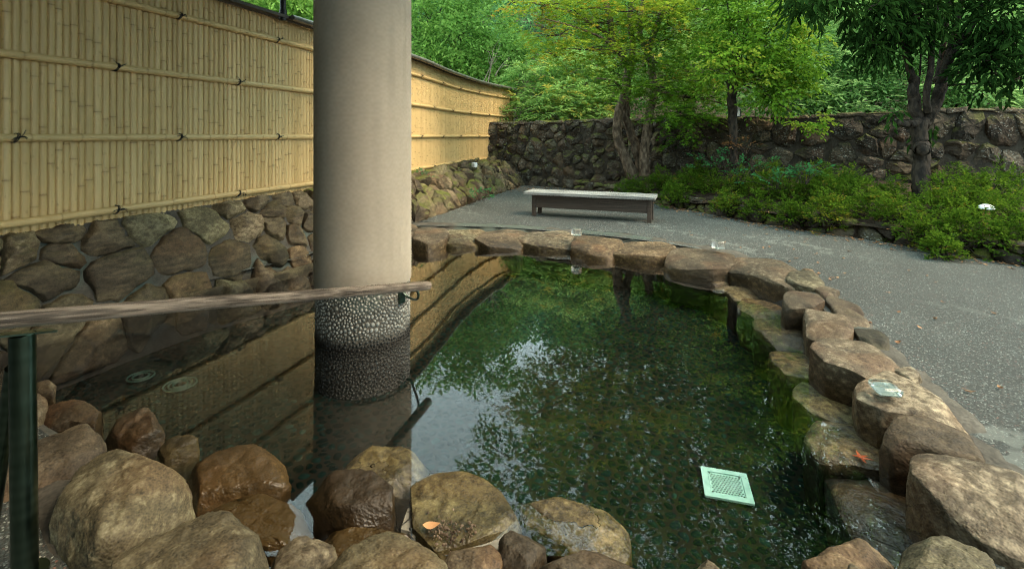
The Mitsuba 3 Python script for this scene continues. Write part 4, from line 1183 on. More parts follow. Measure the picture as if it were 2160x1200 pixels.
for px, py, r, z, lab in [(1815, 965, 0.4, WATER + 0.004, 'red maple leaf afloat by the right rim, left of the other red leaf'), (1905, 992, 2.0, WATER + 0.004, 'red maple leaf afloat against the tan slab at the right')]:
    c = G(px, py, z)
    m = moved(star_leaf(0.055), r, c)
    obj('fallen_leaf', m, 'm_red_leaf', uv=uvc(len(m.vertices), 0.7, 0), label=lab, cat='leaf')
VV, FF, UU, nv = [], [], [], 0
pos = []
for _ in range(620):
    s = rl.uniform(0.5, es[-1] * 0.9)
    off = -abs(rl.normal(0, 0.16)) - 0.08
    x, y = np.interp(s, es, el[:, 0]), np.interp(s, es, el[:, 1])
    pos.append((x + off * 0.9 + 0.05, y + off * 0.35, 0.006))
for _ in range(60):
    q = rl.uniform(0, 1)
    pos.append((rl.uniform(2.2, 4.2), rl.uniform(2.0, 7.0), 0.007))
for _ in range(160):
    pos.append((rl.uniform(-0.3, 1.4), rl.uniform(11.4, 12.6), 0.008))
for _ in range(500):
    k = rl.integers(0, 70), rl.integers(0, 14)
    pos.append(tuple(BED[k] + rl.normal(0, .06, 3) * [1, 1, 0] + [0, 0, 0.015]))
for p in pos:
    m = leaf_shape(rl.uniform(.03, .06), rl.uniform(.018, .03), rl.uniform(.004, .016), 4)
    m = moved(m, rl.uniform(0, 6.28), np.array(p), tilt=(unit(rl.normal(size=3)), rl.uniform(0, .5)))
    VV.append(m.vertices), FF.append(m.faces + nv), UU.append(uvc(len(m.vertices), rl.uniform(), 0))
    nv += len(m.vertices)
obj('leaf_litter', (np.vstack(VV), np.vstack(FF)), 'm_dry_leaf', uv=np.vstack(UU), label='dry brown leaf litter along the foot of the bed edging', cat='leaf litter', kind='stuff')
# crumbs of bark and moss on the near slab
VV, FF, nv = [], [], 0
for _ in range(130):
    px, py = rl.normal(945, 17), rl.normal(1123, 15)
    if rl.uniform() < 0.15:
        px, py = rl.normal(995, 7), rl.normal(1118, 7)
    c = G(px, py, -0.09)
    s = rl.uniform(.0015, .0042)
    m = moved(trimesh.creation.icosphere(0, s), rl.uniform(0, 6), c + [0, 0, rl.uniform(0, .006)])
    v = np.array(m.vertices)
    v = c + (v - c) * rl.uniform(.5, 2.0, 3)
    VV.append(v), FF.append(m.faces + nv)
    nv += len(v)
obj('bark_crumbs', (np.vstack(VV), np.vstack(FF)), 'm_bark', label='dark crumbs of bark beside the pale leaf on the slab', cat='debris', kind='stuff')
# ---------------------------------------------------------------- foliage
class Leaves:
    def __init__(self):
        self.V, self.F, self.U, self.n = [], [], [], 0

    def add(self, P, Dv, N, L, Wd, tone, clump, kind='blade', fold=0.18, curl=0.0):
        m = len(P)
        if m == 0:
            return
        S = unit(np.cross(Dv, N))
        N = unit(np.cross(S, Dv))
        L, Wd = np.broadcast_to(L, m)[:, None], np.broadcast_to(Wd, m)[:, None]
        if kind == 'blade':
            mid = P + Dv * L * 0.45
            pts = [P, mid - S * Wd * .5 + N * Wd * fold, P + Dv * L - N * L * (0.12 + curl), mid + S * Wd * .5 + N * Wd * fold]
            f = np.array([[0, 2, 1], [0, 3, 2]])
        elif kind == 'oval':
            a, b = P + Dv * L * 0.28, P + Dv * L * 0.68 - N * L * curl * .4
            pts = [P, a - S * Wd * .46 + N * Wd * fold, b - S * Wd * .42 + N * Wd * fold, P + Dv * L - N * L * (0.10 + curl), b + S * Wd * .42 + N * Wd * fold, a + S * Wd * .46 + N * Wd * fold]
            f = np.array([[0, 3, 2], [0, 2, 1], [0, 4, 3], [0, 5, 4]])
        else:
            pts, f = [], []
            for k, (a, l) in enumerate(zip(np.radians([-112, -56, 0, 56, 112]), (.62, .92, 1.0, .92, .62))):
                d = Dv * math.cos(a) + S * math.sin(a)
                s = -Dv * math.sin(a) + S * math.cos(a)
                pts += [P + d * L * .06 - s * L * .115, P + d * L * l * .62 - N * L * .10, P + d * L * .06 + s * L * .115]
                f.append([3 * k, 3 * k + 1, 3 * k + 2])
            f = np.array(f)
        k = len(pts)
        V = np.stack(pts, 1).reshape(-1, 3)
        F = (np.arange(m)[:, None, None] * k + f[None]).reshape(-1, 3) + self.n
        self.V.append(V), self.F.append(F)
        self.U.append(np.repeat(np.c_[np.broadcast_to(tone, m), np.broadcast_to(clump, m)], k, axis=0))
        self.n += len(V)

    def put(self, key, mat, **kw):
        return obj(key, (np.vstack(self.V), np.vstack(self.F)), mat, uv=np.vstack(self.U), **kw)


def rand_unit(rng, n):
    return unit(rng.normal(size=(n, 3)))


def sprays(buf, O, Dv, length, nl, leafL, leafW, rng, kind='blade', clump=0.5, droop=0.25, spread=0.9, flat=0.6, hang=0.15, fold=0.18, curl=0.0, fan=True):
    """leafy twigs: from each place O along Dv, with nl leaves set alternately to both sides"""
    m = len(O)
    clump = np.broadcast_to(clump, m)
    Dv = unit(Dv)
    upv = unit(np.array([0, 0, 1.0]) * flat + rand_unit(rng, m) * (1 - flat))
    S = unit(np.cross(Dv, upv))
    length = np.broadcast_to(length, m)
    for j in range(nl):
        t = (j + rng.uniform(0.2, 0.8, m)) / nl
        s = 1 if j % 2 else -1
        w = (1 - 0.55 * t) * length * 0.22 * rng.uniform(0.2, 1.0, m) if fan else 0.0
        P = O + Dv * (length * t)[:, None] - np.array([0, 0, 1.0]) * (droop * length * t * t)[:, None] + (S * s * (w[:, None] if fan else 0.0))
        d = unit(Dv * (0.55 + 0.5 * t[:, None]) + S * s * spread + rand_unit(rng, m) * 0.35 - np.array([0, 0, hang + droop * 0.5]))
        n_ = unit(upv + rand_unit(rng, m) * 0.38)
        buf.add(P, d, n_, leafL * rng.uniform(.65, 1.2, m), leafW * rng.uniform(.7, 1.15, m), rng.uniform(0, 1, m), np.clip(clump + rng.normal(0, 0.06, m), 0, 1), kind, fold, curl)


def lobe(buf, c, r, ns, rng, clump=0.5, shell=0.45, outw=0.8, upw=0.15, topbias=0.0, twigs=None, var=0.22, **kw):
    """sprays through an ellipsoid of centre c, radii r, most of them near its outside"""
    w = rand_unit(rng, ns)
    if topbias:
        w[:, 2] = np.where((w[:, 2] < 0) & (rng.uniform(size=ns) < topbias), -w[:, 2], w[:, 2])
    q = shell + (1 - shell) * rng.uniform(0, 1, ns) ** 0.6
    O = np.asarray(c) + w * np.asarray(r) * q[:, None]
    d = unit(w * [1, 1, 0.45] * outw + rand_unit(rng, ns) * 0.55 + [0, 0, upw])
    cl = np.clip(clump + rng.normal(0, var, ns), 0, 1)
    sprays(buf, O, d, kw.pop('length') * rng.uniform(.6, 1.25, ns), kw.pop('nl'), kw.pop('L'), kw.pop('Wd'), rng, clump=cl, **kw)
    if twigs is not None:
        for k in range(min(ns, twigs[1])):
            a = np.asarray(c) + (O[k] - np.asarray(c)) * 0.1
            twigs[0].append(tube(spline([a, (a + O[k]) / 2 + rand_unit(rng, 1)[0] * 0.06 * np.linalg.norm(r), O[k] + d[k] * 0.1], 5), np.linspace(twigs[2], twigs[2] * .35, 5), 4, cap=False))


def limb(pts, r0, r1, n=10, k=14, wob=0.10, seed=0):
    p = spline(pts, k)
    p[1:-1] += (meshkit.noise(np.c_[np.arange(k) * .6, np.zeros(k), np.zeros(k) + seed], 3)[1:-1, None] - .5) * r0 * 0.9 * np.array([1, .6, 0])
    return tube(p, np.linspace(r0, r1, k) * np.where(np.arange(k) == 0, 1.25, 1.0), n, wob=wob, seed=seed)


def px3(L):
    return [D(*q) for q in L]


# ---- the maple with several stems
rm = np.random.default_rng(101)
maple = thing('maple_tree', 'maple with leaning twin stems, layered green leaf pads and yellow-orange upper branches', 'tree')
Y = 10.6
stems = [(px3([(1336, 372, Y), (1322, 330, Y), (1303, 285, Y), (1304, 230, Y), (1318, 195, Y + .1), (1322, 150, Y + .2), (1300, 90, Y + .2), (1288, 40, Y), (1260, -60, Y - .3), (1230, -180, Y - .6)]), .118, .035),
         (px3([(1352, 372, Y + .25), (1342, 320, Y + .2), (1325, 265, Y + .2), (1318, 215, Y + .15), (1325, 180, Y + .1)]), .10, .075),
         (px3([(1360, 370, Y - .15), (1362, 300, Y - .15), (1372, 230, Y), (1378, 190, Y + .2), (1372, 120, Y + .4), (1350, 80, Y + .5), (1352, 20, Y + .4), (1390, -90, Y + .2), (1430, -260, Y)]), .105, .035),
         (px3([(1318, 170, Y + .2), (1335, 110, Y + .3), (1330, 50, Y + .2), (1345, -60, Y + .2), (1370, -200, Y + .3)]), .075, .03),
         (px3([(1358, 130, Y + .4), (1385, 60, Y + .2), (1410, 0, Y), (1460, -100, Y - .2), (1520, -230, Y - .3)]), .07, .025),
         (px3([(1300, 95, Y + .2), (1250, 50, Y), (1190, 22, Y - .4), (1120, 5, Y - .9)]), .05, .015),
         (px3([(1322, 140, Y), (1270, 80, Y - .6), (1220, 60, Y - .9), (1150, 40, Y - 1.2)]), .04, .012),
         (px3([(1365, 180, Y + .2), (1420, 200, Y - .2), (1490, 210, Y - .5), (1540, 225, Y - .7)]), .045, .012),
         (px3([(1318, 205, Y), (1290, 170, Y - .7), (1260, 165, Y - 1.1)]), .035, .012)]
obj(maple + '__trunk', cat_mesh(*[limb(p, a, b, seed=k, k=24) for k, (p, a, b) in enumerate(stems)]), 'm_bark', smooth=True)
green, turn, tw = Leaves(), Leaves(), []
MK = dict(kind='star', L=.108, Wd=.1, nl=9, length=.42, droop=.22, flat=.86, spread=1.0, hang=.10, fold=0)
pads = [  # px, py, depth, radii (m), number of sprays, tone, turning
    (1330, 185, Y - .8, (.75, .55, .13), 80, .42, 0), (1370, 130, Y - .6, (.62, .5, .16), 70, .36, 0), (1390, 185, Y - .9, (.5, .5, .12), 60, .50, 0), (1290, 150, Y - .5, (.6, .5, .2), 60, .45, 0),
    (1430, 238, Y - 1.0, (.62, .6, .13), 80, .45, 0), (1455, 250, Y - .8, (.7, .6, .13), 90, .35, 0),
    (1440, 205, Y - .4, (.8, .7, .18), 100, .28, 0), (1475, 210, Y - .2, (.6, .7, .2), 70, .42, 0), (1420, 165, Y, (.7, .7, .2), 80, .34, 0), (1455, 120, Y + .1, (.8, .8, .3), 110, .30, 0),
    (1420, 60, Y - .2, (1.0, .9, .4), 160, .36, 0), (1480, 20, Y - .2, (1.1, 1.0, .5), 190, .40, 0), (1380, 90, Y + .4, (.7, .8, .3), 90, .25, 0), (1480, 290, Y, (.9, .7, .12), 90, .22, 0),
    (1290, 50, Y - .3, (1.0, .8, .28), 130, .55, 1), (1210, 20, Y - .7, (.95, .8, .20), 110, .66, 1), (1140, 15, Y - 1.0, (.7, .6, .18), 90, .62, 1), (1180, 75, Y - .9, (.65, .5, .20), 80, .70, 1), (1230, 105, Y - .9, (.6, .5, .16), 60, .68, 1),
    (1165, 115, Y - 1.0, (.42, .4, .10), 32, .72, 1), (1345, 25, Y - .8, (.9, .7, .25), 120, .72, 1), (1400, 30, Y - 1.0, (.6, .6, .2), 70, .64, 1), (1300, 110, Y - .9, (.6, .5, .14), 60, .60, 1), (1485, 165, Y - .9, (.35, .4, .1), 30, .72, 1), (1410, 160, Y + .8, (.25, .3, .07), 12, .9, 1),
    (1260, -50, Y - .3, (1.3, 1.0, .5), 170, .55, 1), (1360, -60, Y, (1.3, 1.1, .6), 200, .45, 0), (1460, -100, Y, (1.4, 1.2, .7), 220, .42, 0), (1330, -190, Y, (1.2, 1.1, .6), 150, .5, 0), (1440, -260, Y + .1, (1.4, 1.2, .8), 190, .45, 0), (1560, -170, Y - .2, (1.2, 1.1, .7), 160, .4, 0),
    (1500, -400, Y, (1.2, 1.1, .7), 130, .45, 0), (1190, -90, Y - .3, (.8, .7, .25), 60, .6, 1)]
for (x, y, yy_, r, ns, tone, tn) in pads:
    lobe(turn if tn else green, D(x, y, yy_), r, int(ns * .8), rm, clump=tone, shell=.12, topbias=.3, outw=.9, upw=.02, twigs=(tw, 5, .012), **MK)
green.put(maple + '__crown', 'l_maple', label='layered pads of fresh green star-shaped leaves')
turn.put(maple + '__turning_crown', 'l_maple_turning', label='yellowing upper leaves tinged with orange')
obj(maple + '__twigs', cat_mesh(*tw), 'm_dark_bark', kind='stuff')

# ---- the slim pollarded tree beside the lantern
rs_ = np.random.default_rng(102)
slim = thing('slim_tree', 'slim young tree with a knobby pollarded top and bright light-green oval leaves', 'tree')
Y = 9.2
m = [limb(px3([(1549, 345, Y), (1547, 300, Y), (1544, 250, Y), (1545, 205, Y), (1549, 180, Y)]), .068, .085, k=16, wob=.25), limb(px3([(1545, 195, Y), (1556, 170, Y - .05), (1562, 150, Y)]), .07, .05, k=7, wob=.3),
     limb(px3([(1546, 200, Y), (1540, 178, Y), (1530, 168, Y + .1)]), .06, .04, k=7, wob=.3)]
obj(slim + '__trunk', cat_mesh(*m), 'm_dark_bark', smooth=True)
br, fol, tw = [], Leaves(), []
tips = [(1585, 120, -.3), (1620, 95, -.5), (1655, 150, -.6), (1600, 160, -.7), (1560, 80, 0), (1545, 40, .1), (1520, 90, .2), (1500, 110, -.1), (1580, 30, -.2), (1640, 50, -.4), (1670, 100, -.2), (1690, 130, -.5), (1625, 205, -.8), (1680, 175, -.6), (1640, 190, -.5), (1560, -30, 0), (1620, -40, -.2), (1530, -20, .2), (1700, 70, -.3),
        (1510, 150, -.5), (1555, 125, -.5), (1660, 15, -.1)]
for k, (x, y, dy) in enumerate(tips):
    a = D(1551, 172, Y)
    b = D(x, y, Y + dy)
    br.append(limb([a, a * .45 + b * .55 + [0, 0, .12], b], .018, .005, n=6, k=8, seed=k))
    lobe(fol, b, (.33, .30, .20), 46, rs_, clump=rs_.uniform(.35, .8), shell=.1, length=.30, nl=8, L=.085, Wd=.052, kind='oval', droop=.35, flat=.6, hang=.35, twigs=(tw, 3, .006))
for (x, y) in [(1690, 255), (1722, 262), (1708, 270), (1735, 252)]:
    b = D(x, y, 7.9)
    lobe(fol, b, (.13, .12, .09), 9, rs_, clump=.75, shell=.1, length=.16, nl=6, L=.075, Wd=.048, kind='oval', droop=.4, flat=.7, hang=.3)
br.append(limb(px3([(1556, 172, Y), (1610, 200, 8.7), (1680, 240, 8.1), (1730, 258, 7.9)]), .018, .005, n=6, k=12))
obj(slim + '__branches', cat_mesh(*br, *tw), 'm_dark_bark', smooth=True)
fol.put(slim + '__crown', 'l_slim')

# ---- the dark evergreen at the right
rd = np.random.default_rng(103)
dark = thing('evergreen_tree', 'forked dark evergreen with long drooping leaves standing in the azaleas before the wall', 'tree')
Y = 7.1
st = [(px3([(1946, 425, Y), (1945, 380, Y), (1944, 320, Y), (1940, 275, Y), (1944, 250, Y)]), .112, .10), (px3([(1944, 262, Y), (1965, 235, Y - .05), (1978, 200, Y - .05), (1984, 172, Y)]), .085, .07), (px3([(1938, 262, Y), (1930, 225, Y), (1928, 190, Y), (1930, 164, Y)]), .085, .065),
      (px3([(1942, 252, Y), (1905, 262, Y - .1), (1898, 258, Y - .1)]), .06, .045),
      (px3([(1957, 235, Y - .12), (1953, 205, Y - .18), (1962, 150, Y - .2), (1966, 90, Y - .15), (1975, 20, Y - .1), (1985, -60, Y)]), .045, .025), (px3([(1926, 170, Y), (1915, 130, Y - .05), (1905, 100, Y - .1), (1880, 20, Y - .2), (1870, -80, Y - .2)]), .05, .025),
      (px3([(1983, 178, Y), (1995, 130, Y), (2015, 60, Y), (2040, -40, Y)]), .045, .022), (px3([(1986, 178, Y), (2005, 125, Y - .1), (2040, 70, Y - .2), (2085, 0, Y - .3), (2130, -70, Y - .4)]), .05, .025), (px3([(1976, 172, Y + .1), (1990, 90, Y + .2), (2000, 0, Y + .2), (2010, -120, Y + .2)]), .045, .022),
      (px3([(1940, 160, Y), (1942, 80, Y - .1), (1941, 60, Y - .1)]), .012, .008), (px3([(1990, 165, Y), (2060, 140, Y - .3), (2120, 120, Y - .5), (2200, 90, Y - .6)]), .022, .01), (px3([(1984, 180, Y), (2080, 175, Y - .4), (2160, 150, Y - .7)]), .018, .008),
      (px3([(1880, 30, Y - .2), (1820, -10, Y - .4), (1740, -20, Y - .6)]), .025, .01), (px3([(1970, 60, Y), (1900, 10, Y - .4), (1860, -30, Y - .6)]), .025, .01), (px3([(1944, 310, Y - .08), (1950, 318, Y - .2)]), .10, .07)]
obj(dark + '__trunk', cat_mesh(*[limb(p, a, b, seed=20 + k, k=18, wob=.16) for k, (p, a, b) in enumerate(st)]), 'm_dark_bark', smooth=True)
fol, tw = Leaves(), []
DK = dict(kind='blade', L=.15, Wd=.046, nl=8, length=.26, droop=.55, flat=.4, spread=.8, hang=.55, fold=.22, curl=.10)
for (x, y, dy, r, ns, tn) in [(1880, 60, -.3, (.30, .35, .22), 50, .3), (1845, 85, -.4, (.16, .25, .14), 22, .5), (1820, 20, -.5, (.30, .35, .2), 40, .4), (1750, -5, -.6, (.32, .35, .16), 42, .55), (1690, -10, -.7, (.25, .3, .12), 30, .6), (1900, 10, -.3, (.35, .4, .25), 56, .3), (1940, 30, -.4, (.22, .3, .22), 36, .3), (1870, 105, -.4, (.12, .2, .12), 16, .6),
                              (1945, 75, -.35, (.14, .2, .12), 16, .45), (2085, 40, -.5, (.30, .35, .25), 46, .15), (2140, 20, -.6, (.30, .35, .3), 50, .1), (2120, 80, -.6, (.25, .3, .2), 38, .2), (2070, 130, -.6, (.22, .25, .14), 28, .1), (2150, 110, -.8, (.22, .3, .2), 34, .15), (2100, 160, -.7, (.12, .2, .1), 12, .1), (2150, 165, -.8, (.15, .2, .12), 16, .2),
                              (2050, 105, -.4, (.12, .2, .1), 10, .3), (2010, 20, 0, (.25, .35, .2), 24, .4), (1990, -50, 0, (.6, .6, .3), 80, .3), (1850, -70, -.3, (.6, .6, .3), 80, .3), (2120, -70, -.4, (.6, .6, .35), 90, .2), (1920, -150, 0, (.8, .8, .4), 90, .3), (2050, -200, 0, (.8, .8, .4), 90, .3), (1720, -60, -.4, (.5, .5, .25), 40, .4),
                              (1960, -300, 0, (.7, .7, .4), 70, .3), (1972, 262, -.1, (.05, .05, .05), 3, .9), (1895, 235, -.2, (.06, .06, .06), 4, .95)]:
    lobe(fol, D(x, y, Y + dy), r, max(3, int(ns * .82)), rd, clump=tn, shell=.15, twigs=(tw, 4, .007), upw=-.05, **DK)
fol.put(dark + '__crown', 'l_dark')
obj(dark + '__twigs', cat_mesh(*tw), 'm_dark_bark', kind='stuff')


# ---- trees behind the fence and the wall
def back_tree(name, label, mat, px, foot_y, y, lobes, style, seed, group='trees beyond the fence and the wall', bark='m_dark_bark', r=.16):
    lobes = [q for q in lobes if q[1] > -45 or seed == 207]
    rng = np.random.default_rng(seed)
    t = thing(name, label, 'tree' if 'shrub' not in name else 'shrub', group)
    fol, tw, br = Leaves(), [], []
    base = np.array([(px - CX) / FOC * y, y, -0.3 if y < 20 else hill_z(0, y)])
    cs = [D(a, b, y + dy) for a, b, dy, *_ in lobes]
    top = max(c[2] for c in cs)
    fork = np.array([base[0], y, base[2] + (top - base[2]) * 0.40])
    br.append(limb([base, base * .5 + fork * .5 + [.1, 0, 0], fork], r, r * .7, seed=seed))
    for k, c in enumerate(cs):
        e = c - [0, 0, .2]
        mid = fork * .5 + e * .5 + [0, 0, -.15 * np.linalg.norm(e - fork) * .3] + rng.normal(0, .12, 3)
        br.append(limb([fork - [0, 0, rng.uniform(0, .5)], mid, e], r * .42, .012, n=7, k=9, seed=seed + k))
    for (a, b, dy, rad, ns, tn), c in zip(lobes, cs):
        lobe(fol, c, rad, ns, rng, clump=tn, twigs=(tw, 5, .014), **style)
    obj(t + '__trunk', cat_mesh(*br), bark, smooth=True)
    fol.put(t + '__crown', mat)
    obj(t + '__twigs', cat_mesh(*tw), bark, kind='stuff')
    return t


BROAD = dict(kind='blade', L=.20, Wd=.085, nl=8, length=.55, droop=.30, flat=.45, spread=.9, hang=.30, shell=.45, upw=.1, topbias=.45)
PINN = dict(kind='blade', L=.17, Wd=.06, nl=12, length=.62, droop=.40, flat=.75, spread=1.2, hang=.18, shell=.4, upw=.25, topbias=.6, fan=False)
PALE = dict(kind='blade', L=.14, Wd=.055, nl=11, length=.60, droop=.22, flat=.85, spread=.9, hang=.12, shell=.3, upw=.03, topbias=.5)
FAR = dict(kind='blade', L=.30, Wd=.15, nl=10, length=.9, droop=.3, flat=.5, spread=.9, hang=.2, shell=.5, upw=.1, topbias=.6)

back_tree('broadleaf_tree', 'bushy bright-green tree rising behind the bamboo fence right of the column', 'l_broad', 900, 300, 18.5,
          [(905, 40, 0, (1.3, 1.3, .9), 220, .45), (960, 90, -.6, (1.3, 1.2, .8), 220, .5), (1010, 60, .4, (1.2, 1.2, .9), 200, .6), (900, 130, -.8, (1.0, 1.0, .8), 160, .35), (960, 160, -1, (1.1, 1.0, .7), 170, .35), (1040, 110, -.4, (1.1, 1.0, .6), 170, .75), (1090, 105, -.2, (.6, .8, .4), 80, .85), (870, 60, .5, (1, 1, .9), 120, .3),
           (1020, 165, -.6, (1.0, .9, .6), 140, .5), (940, -20, .3, (1.4, 1.3, .9), 200, .5), (1020, -40, .8, (1.3, 1.2, .8), 160, .5), (870, -60, .6, (1.3, 1.2, .9), 150, .5), (960, -110, 1, (1.5, 1.4, .9), 160, .5)], BROAD, 201)
back_tree('broadleaf_tree', 'bushy green tree in the gap between the bamboo fence and the column', 'l_broad', 560, 300, 14.5,
          [(560, 20, 0, (1.1, 1.1, .7), 160, .5), (640, 25, .2, (1.1, 1.1, .7), 160, .4), (690, 30, .6, (1, 1, .7), 110, .45), (610, -50, .4, (1.5, 1.3, .8), 180, .5), (510, -40, .2, (1.3, 1.2, .7), 130, .5), (600, 70, .3, (1, 1, .6), 90, .4), (700, -60, .6, (1.2, 1.2, .8), 120, .4), (450, 0, 1, (1.4, 1.4, .9), 110, .4), (350, -20, 1.4, (1.5, 1.4, .9), 110, .4)], BROAD, 202)
back_tree('pinnate_shrub', 'light yellow-green shrub with feathery leaves over the left end of the stone wall', 'l_pinnate', 1200, 300, 15.2,
          [(1140, 170, .2, (.8, .9, .55), 110, .55), (1200, 160, 0, (.9, .9, .6), 130, .62), (1260, 190, -.2, (.9, .9, .6), 130, .6), (1120, 220, -.2, (.7, .8, .5), 100, .55), (1180, 215, -.5, (.9, .9, .55), 130, .65), (1240, 235, -.7, (.9, .8, .5), 120, .66), (1290, 220, -.3, (.7, .8, .5), 90, .6), (1170, 250, -.9, (.7, .7, .4), 80, .6), (1105, 180, .4, (.6, .7, .5), 70, .35), (1310, 180, .2, (.7, .8, .5), 80, .55), (1240, 145, .5, (.8, .8, .4), 80, .5), (1110, 255, -.6, (.6, .7, .35), 60, .5), (1270, 262, -.8, (.8, .7, .35), 70, .6)], PINN, 203, bark='m_twig', r=.08)
back_tree('pinnate_shrub', 'pale yellow-green shrub seen between the maple stems and the slim tree', 'l_pinnate', 1450, 300, 14.6,
          [(1410, 130, 0, (.9, .9, .6), 110, .62), (1460, 150, -.2, (.9, .9, .6), 120, .66), (1510, 130, .2, (.9, .9, .7), 120, .55), (1400, 200, -.2, (.8, .8, .6), 90, .6), (1460, 210, 0, (.9, .9, .6), 90, .6), (1530, 190, .2, (.8, .8, .6), 80, .5), (1500, 70, .5, (1, 1, .6), 100, .5), (1430, 70, .5, (1, 1, .6), 90, .5)], PINN, 204, bark='m_twig', r=.08)
back_tree('layered_tree', 'pale green tree with fine flat sprays left of the dark evergreen', 'l_pale', 1790, 260, 11.6,
          [(1640, 150, 0, (.8, .8, .22), 120, .5), (1720, 130, -.2, (.9, .8, .22), 130, .5), (1680, 200, -.4, (.9, .8, .2), 130, .6), (1760, 190, -.3, (.8, .8, .2), 120, .65), (1620, 215, -.2, (.8, .8, .2), 110, .55), (1820, 160, 0, (.8, .8, .25), 120, .5), (1800, 225, -.6, (.9, .8, .18), 120, .62), (1720, 235, -.7, (.8, .7, .16), 100, .62), (1850, 205, -.2, (.7, .8, .2), 100, .5), (1670, 90, .3, (.9, .9, .3), 120, .45), (1780, 90, .2, (.9, .9, .3), 120, .45), (1870, 110, .3, (.8, .9, .3), 100, .4), (1640, 40, .6, (.9, .9, .35), 100, .4), (1740, 40, .5, (1, 1, .35), 110, .4), (1840, 50, .5, (.9, .9, .35), 100, .4)], PALE, 205)
back_tree('layered_tree', 'pale green tree with low crooked branches behind the right end of the wall', 'l_pale', 2000, 260, 10.6,
          [(1930, 120, 0, (.7, .8, .22), 80, .45), (2000, 130, 0, (.8, .8, .22), 100, .5), (2080, 120, 0, (.8, .8, .25), 100, .5), (1960, 190, -.3, (.7, .7, .18), 80, .55), (2040, 200, -.4, (.8, .8, .16), 90, .6), (2130, 180, -.3, (.8, .8, .2), 100, .55), (2090, 215, -.5, (.9, .8, .14), 90, .6), (2150, 230, -.6, (.7, .7, .12), 60, .6), (1930, 60, .3, (.8, .8, .3), 90, .4), (2020, 60, .3, (.9, .9, .3), 100, .45), (2120, 60, .2, (.9, .9, .3), 100, .45), (2190, 120, 0, (.9, .9, .3), 90, .5), (2000, -20, .5, (1.1, 1, .4), 110, .4), (2130, -20, .5, (1.1, 1, .4), 110, .4)], PALE, 206)
back_tree('broadleaf_tree', 'tall leafy green tree behind the slim tree, its top out of view', 'l_broad', 1640, 240, 15.5,
          [(1560, 60, 0, (1.2, 1.2, .8), 150, .5), (1640, 50, .2, (1.3, 1.2, .8), 160, .5), (1720, 40, 0, (1.3, 1.2, .8), 160, .45), (1800, 30, .2, (1.3, 1.2, .8), 150, .4), *[(x, y, .6, (1.7, 1.4, 1.2), 210, .3) for x, y in [(1200, -90), (1330, -100), (1460, -90), (1600, -90), (1730, -100), (1870, -90), (1090, -215), (1220, -220), (1350, -230), (1490, -220), (1630, -230), (1770, -220), (1900, -230), (1230, -340), (1370, -350), (1510, -350), (1650, -345), (1790, -350), (1400, -465), (1540, -470), (1690, -470), (1830, -450), (1650, -580), (1780, -570)]], (1600, 130, .6, (1.2, 1.2, .8), 120, .5), (1700, 120, .8, (1.2, 1.2, .8), 120, .4), (1780, 110, .8, (1.2, 1.2, .8), 120, .4)], BROAD, 207)
back_tree('broadleaf_tree', 'tall green tree filling the upper right corner behind the dark evergreen', 'l_broad', 2050, 240, 14.5,
          [(1900, 20, 0, (1.2, 1.2, .8), 130, .4), (1990, 30, .2, (1.3, 1.2, .9), 150, .4), (2080, 40, 0, (1.3, 1.2, .9), 150, .45), (2170, 50, .2, (1.3, 1.2, .9), 150, .4), (1950, -70, .4, (1.6, 1.4, 1), 160, .5), (2080, -70, .5, (1.6, 1.4, 1), 160, .5), (2190, -60, .6, (1.5, 1.4, 1), 140, .5), (2020, -170, .8, (1.5, 1.4, .9), 120, .5), (1930, 120, .6, (1.2, 1.2, .8), 100, .4), (2020, 130, .8, (1.2, 1.2, .8), 100, .4), (2130, 120, .8, (1.2, 1.2, .8), 100, .4), (2210, 160, .8, (1.2, 1.2, .8), 100, .4)], BROAD, 208)
back_tree('broadleaf_tree', 'green tree behind the yellowing maple branches, above the feathery shrub', 'l_broad', 1230, 240, 19.5,
          [(1150, 120, 0, (1.2, 1.2, .7), 120, .4), (1230, 110, .2, (1.3, 1.2, .8), 130, .35), (1310, 90, 0, (1.3, 1.2, .8), 130, .4), (1390, 70, .2, (1.4, 1.2, .9), 130, .4), (1250, 40, .4, (1.5, 1.4, .9), 130, .3), (1340, 10, .5, (1.6, 1.4, 1), 130, .3), (1430, -10, .5, (1.6, 1.4, 1), 130, .35), (1500, 40, .4, (1.4, 1.3, .9), 110, .4)], BROAD, 209)

# bare grey twigs between the fence end and the feathery shrub
rt = np.random.default_rng(7)
tws = []
for (a, b, y) in [((1012, 190), (1055, 95), 16.6), ((1030, 170), (1040, 105), 16.6), ((1045, 160), (1075, 120), 16.5), ((1090, 195), (1112, 135), 15.4), ((1100, 178), (1122, 150), 15.4), ((1085, 200), (1100, 160), 15.3), ((1086, 248), (1130, 225), 14.4), ((1090, 254), (1140, 232), 14.4), ((1110, 240), (1135, 215), 14.5)]:
    p, q = D(*a, y), D(*b, y)
    tws.append(limb([p, p * .5 + q * .5 + rt.normal(0, .05, 3), q], .022, .006, n=6, k=8))
    for k in range(3):
        f = rt.uniform(.4, .9)
        o_ = p * (1 - f) + q * f
        tws.append(limb([o_, o_ + rt.normal(0, .12, 3) + (q - p) * .15, o_ + rt.normal(0, .16, 3) + (q - p) * .3], .010, .004, n=5, k=5))
tws.append(limb([D(1060, 300, 16), D(1035, 200, 16.5), D(1030, 170, 16.6)], .05, .02))
tws.append(limb([D(1075, 300, 15.2), D(1090, 220, 15.3), D(1090, 195, 15.4)], .04, .02))
tws.append(limb([D(1075, 290, 14.5), D(1085, 252, 14.4)], .035, .02))
obj('bare_shrub', cat_mesh(*tws), 'm_twig', smooth=True, label='leafless grey twigs poking up between the fence end and the feathery shrub', cat='shrub')

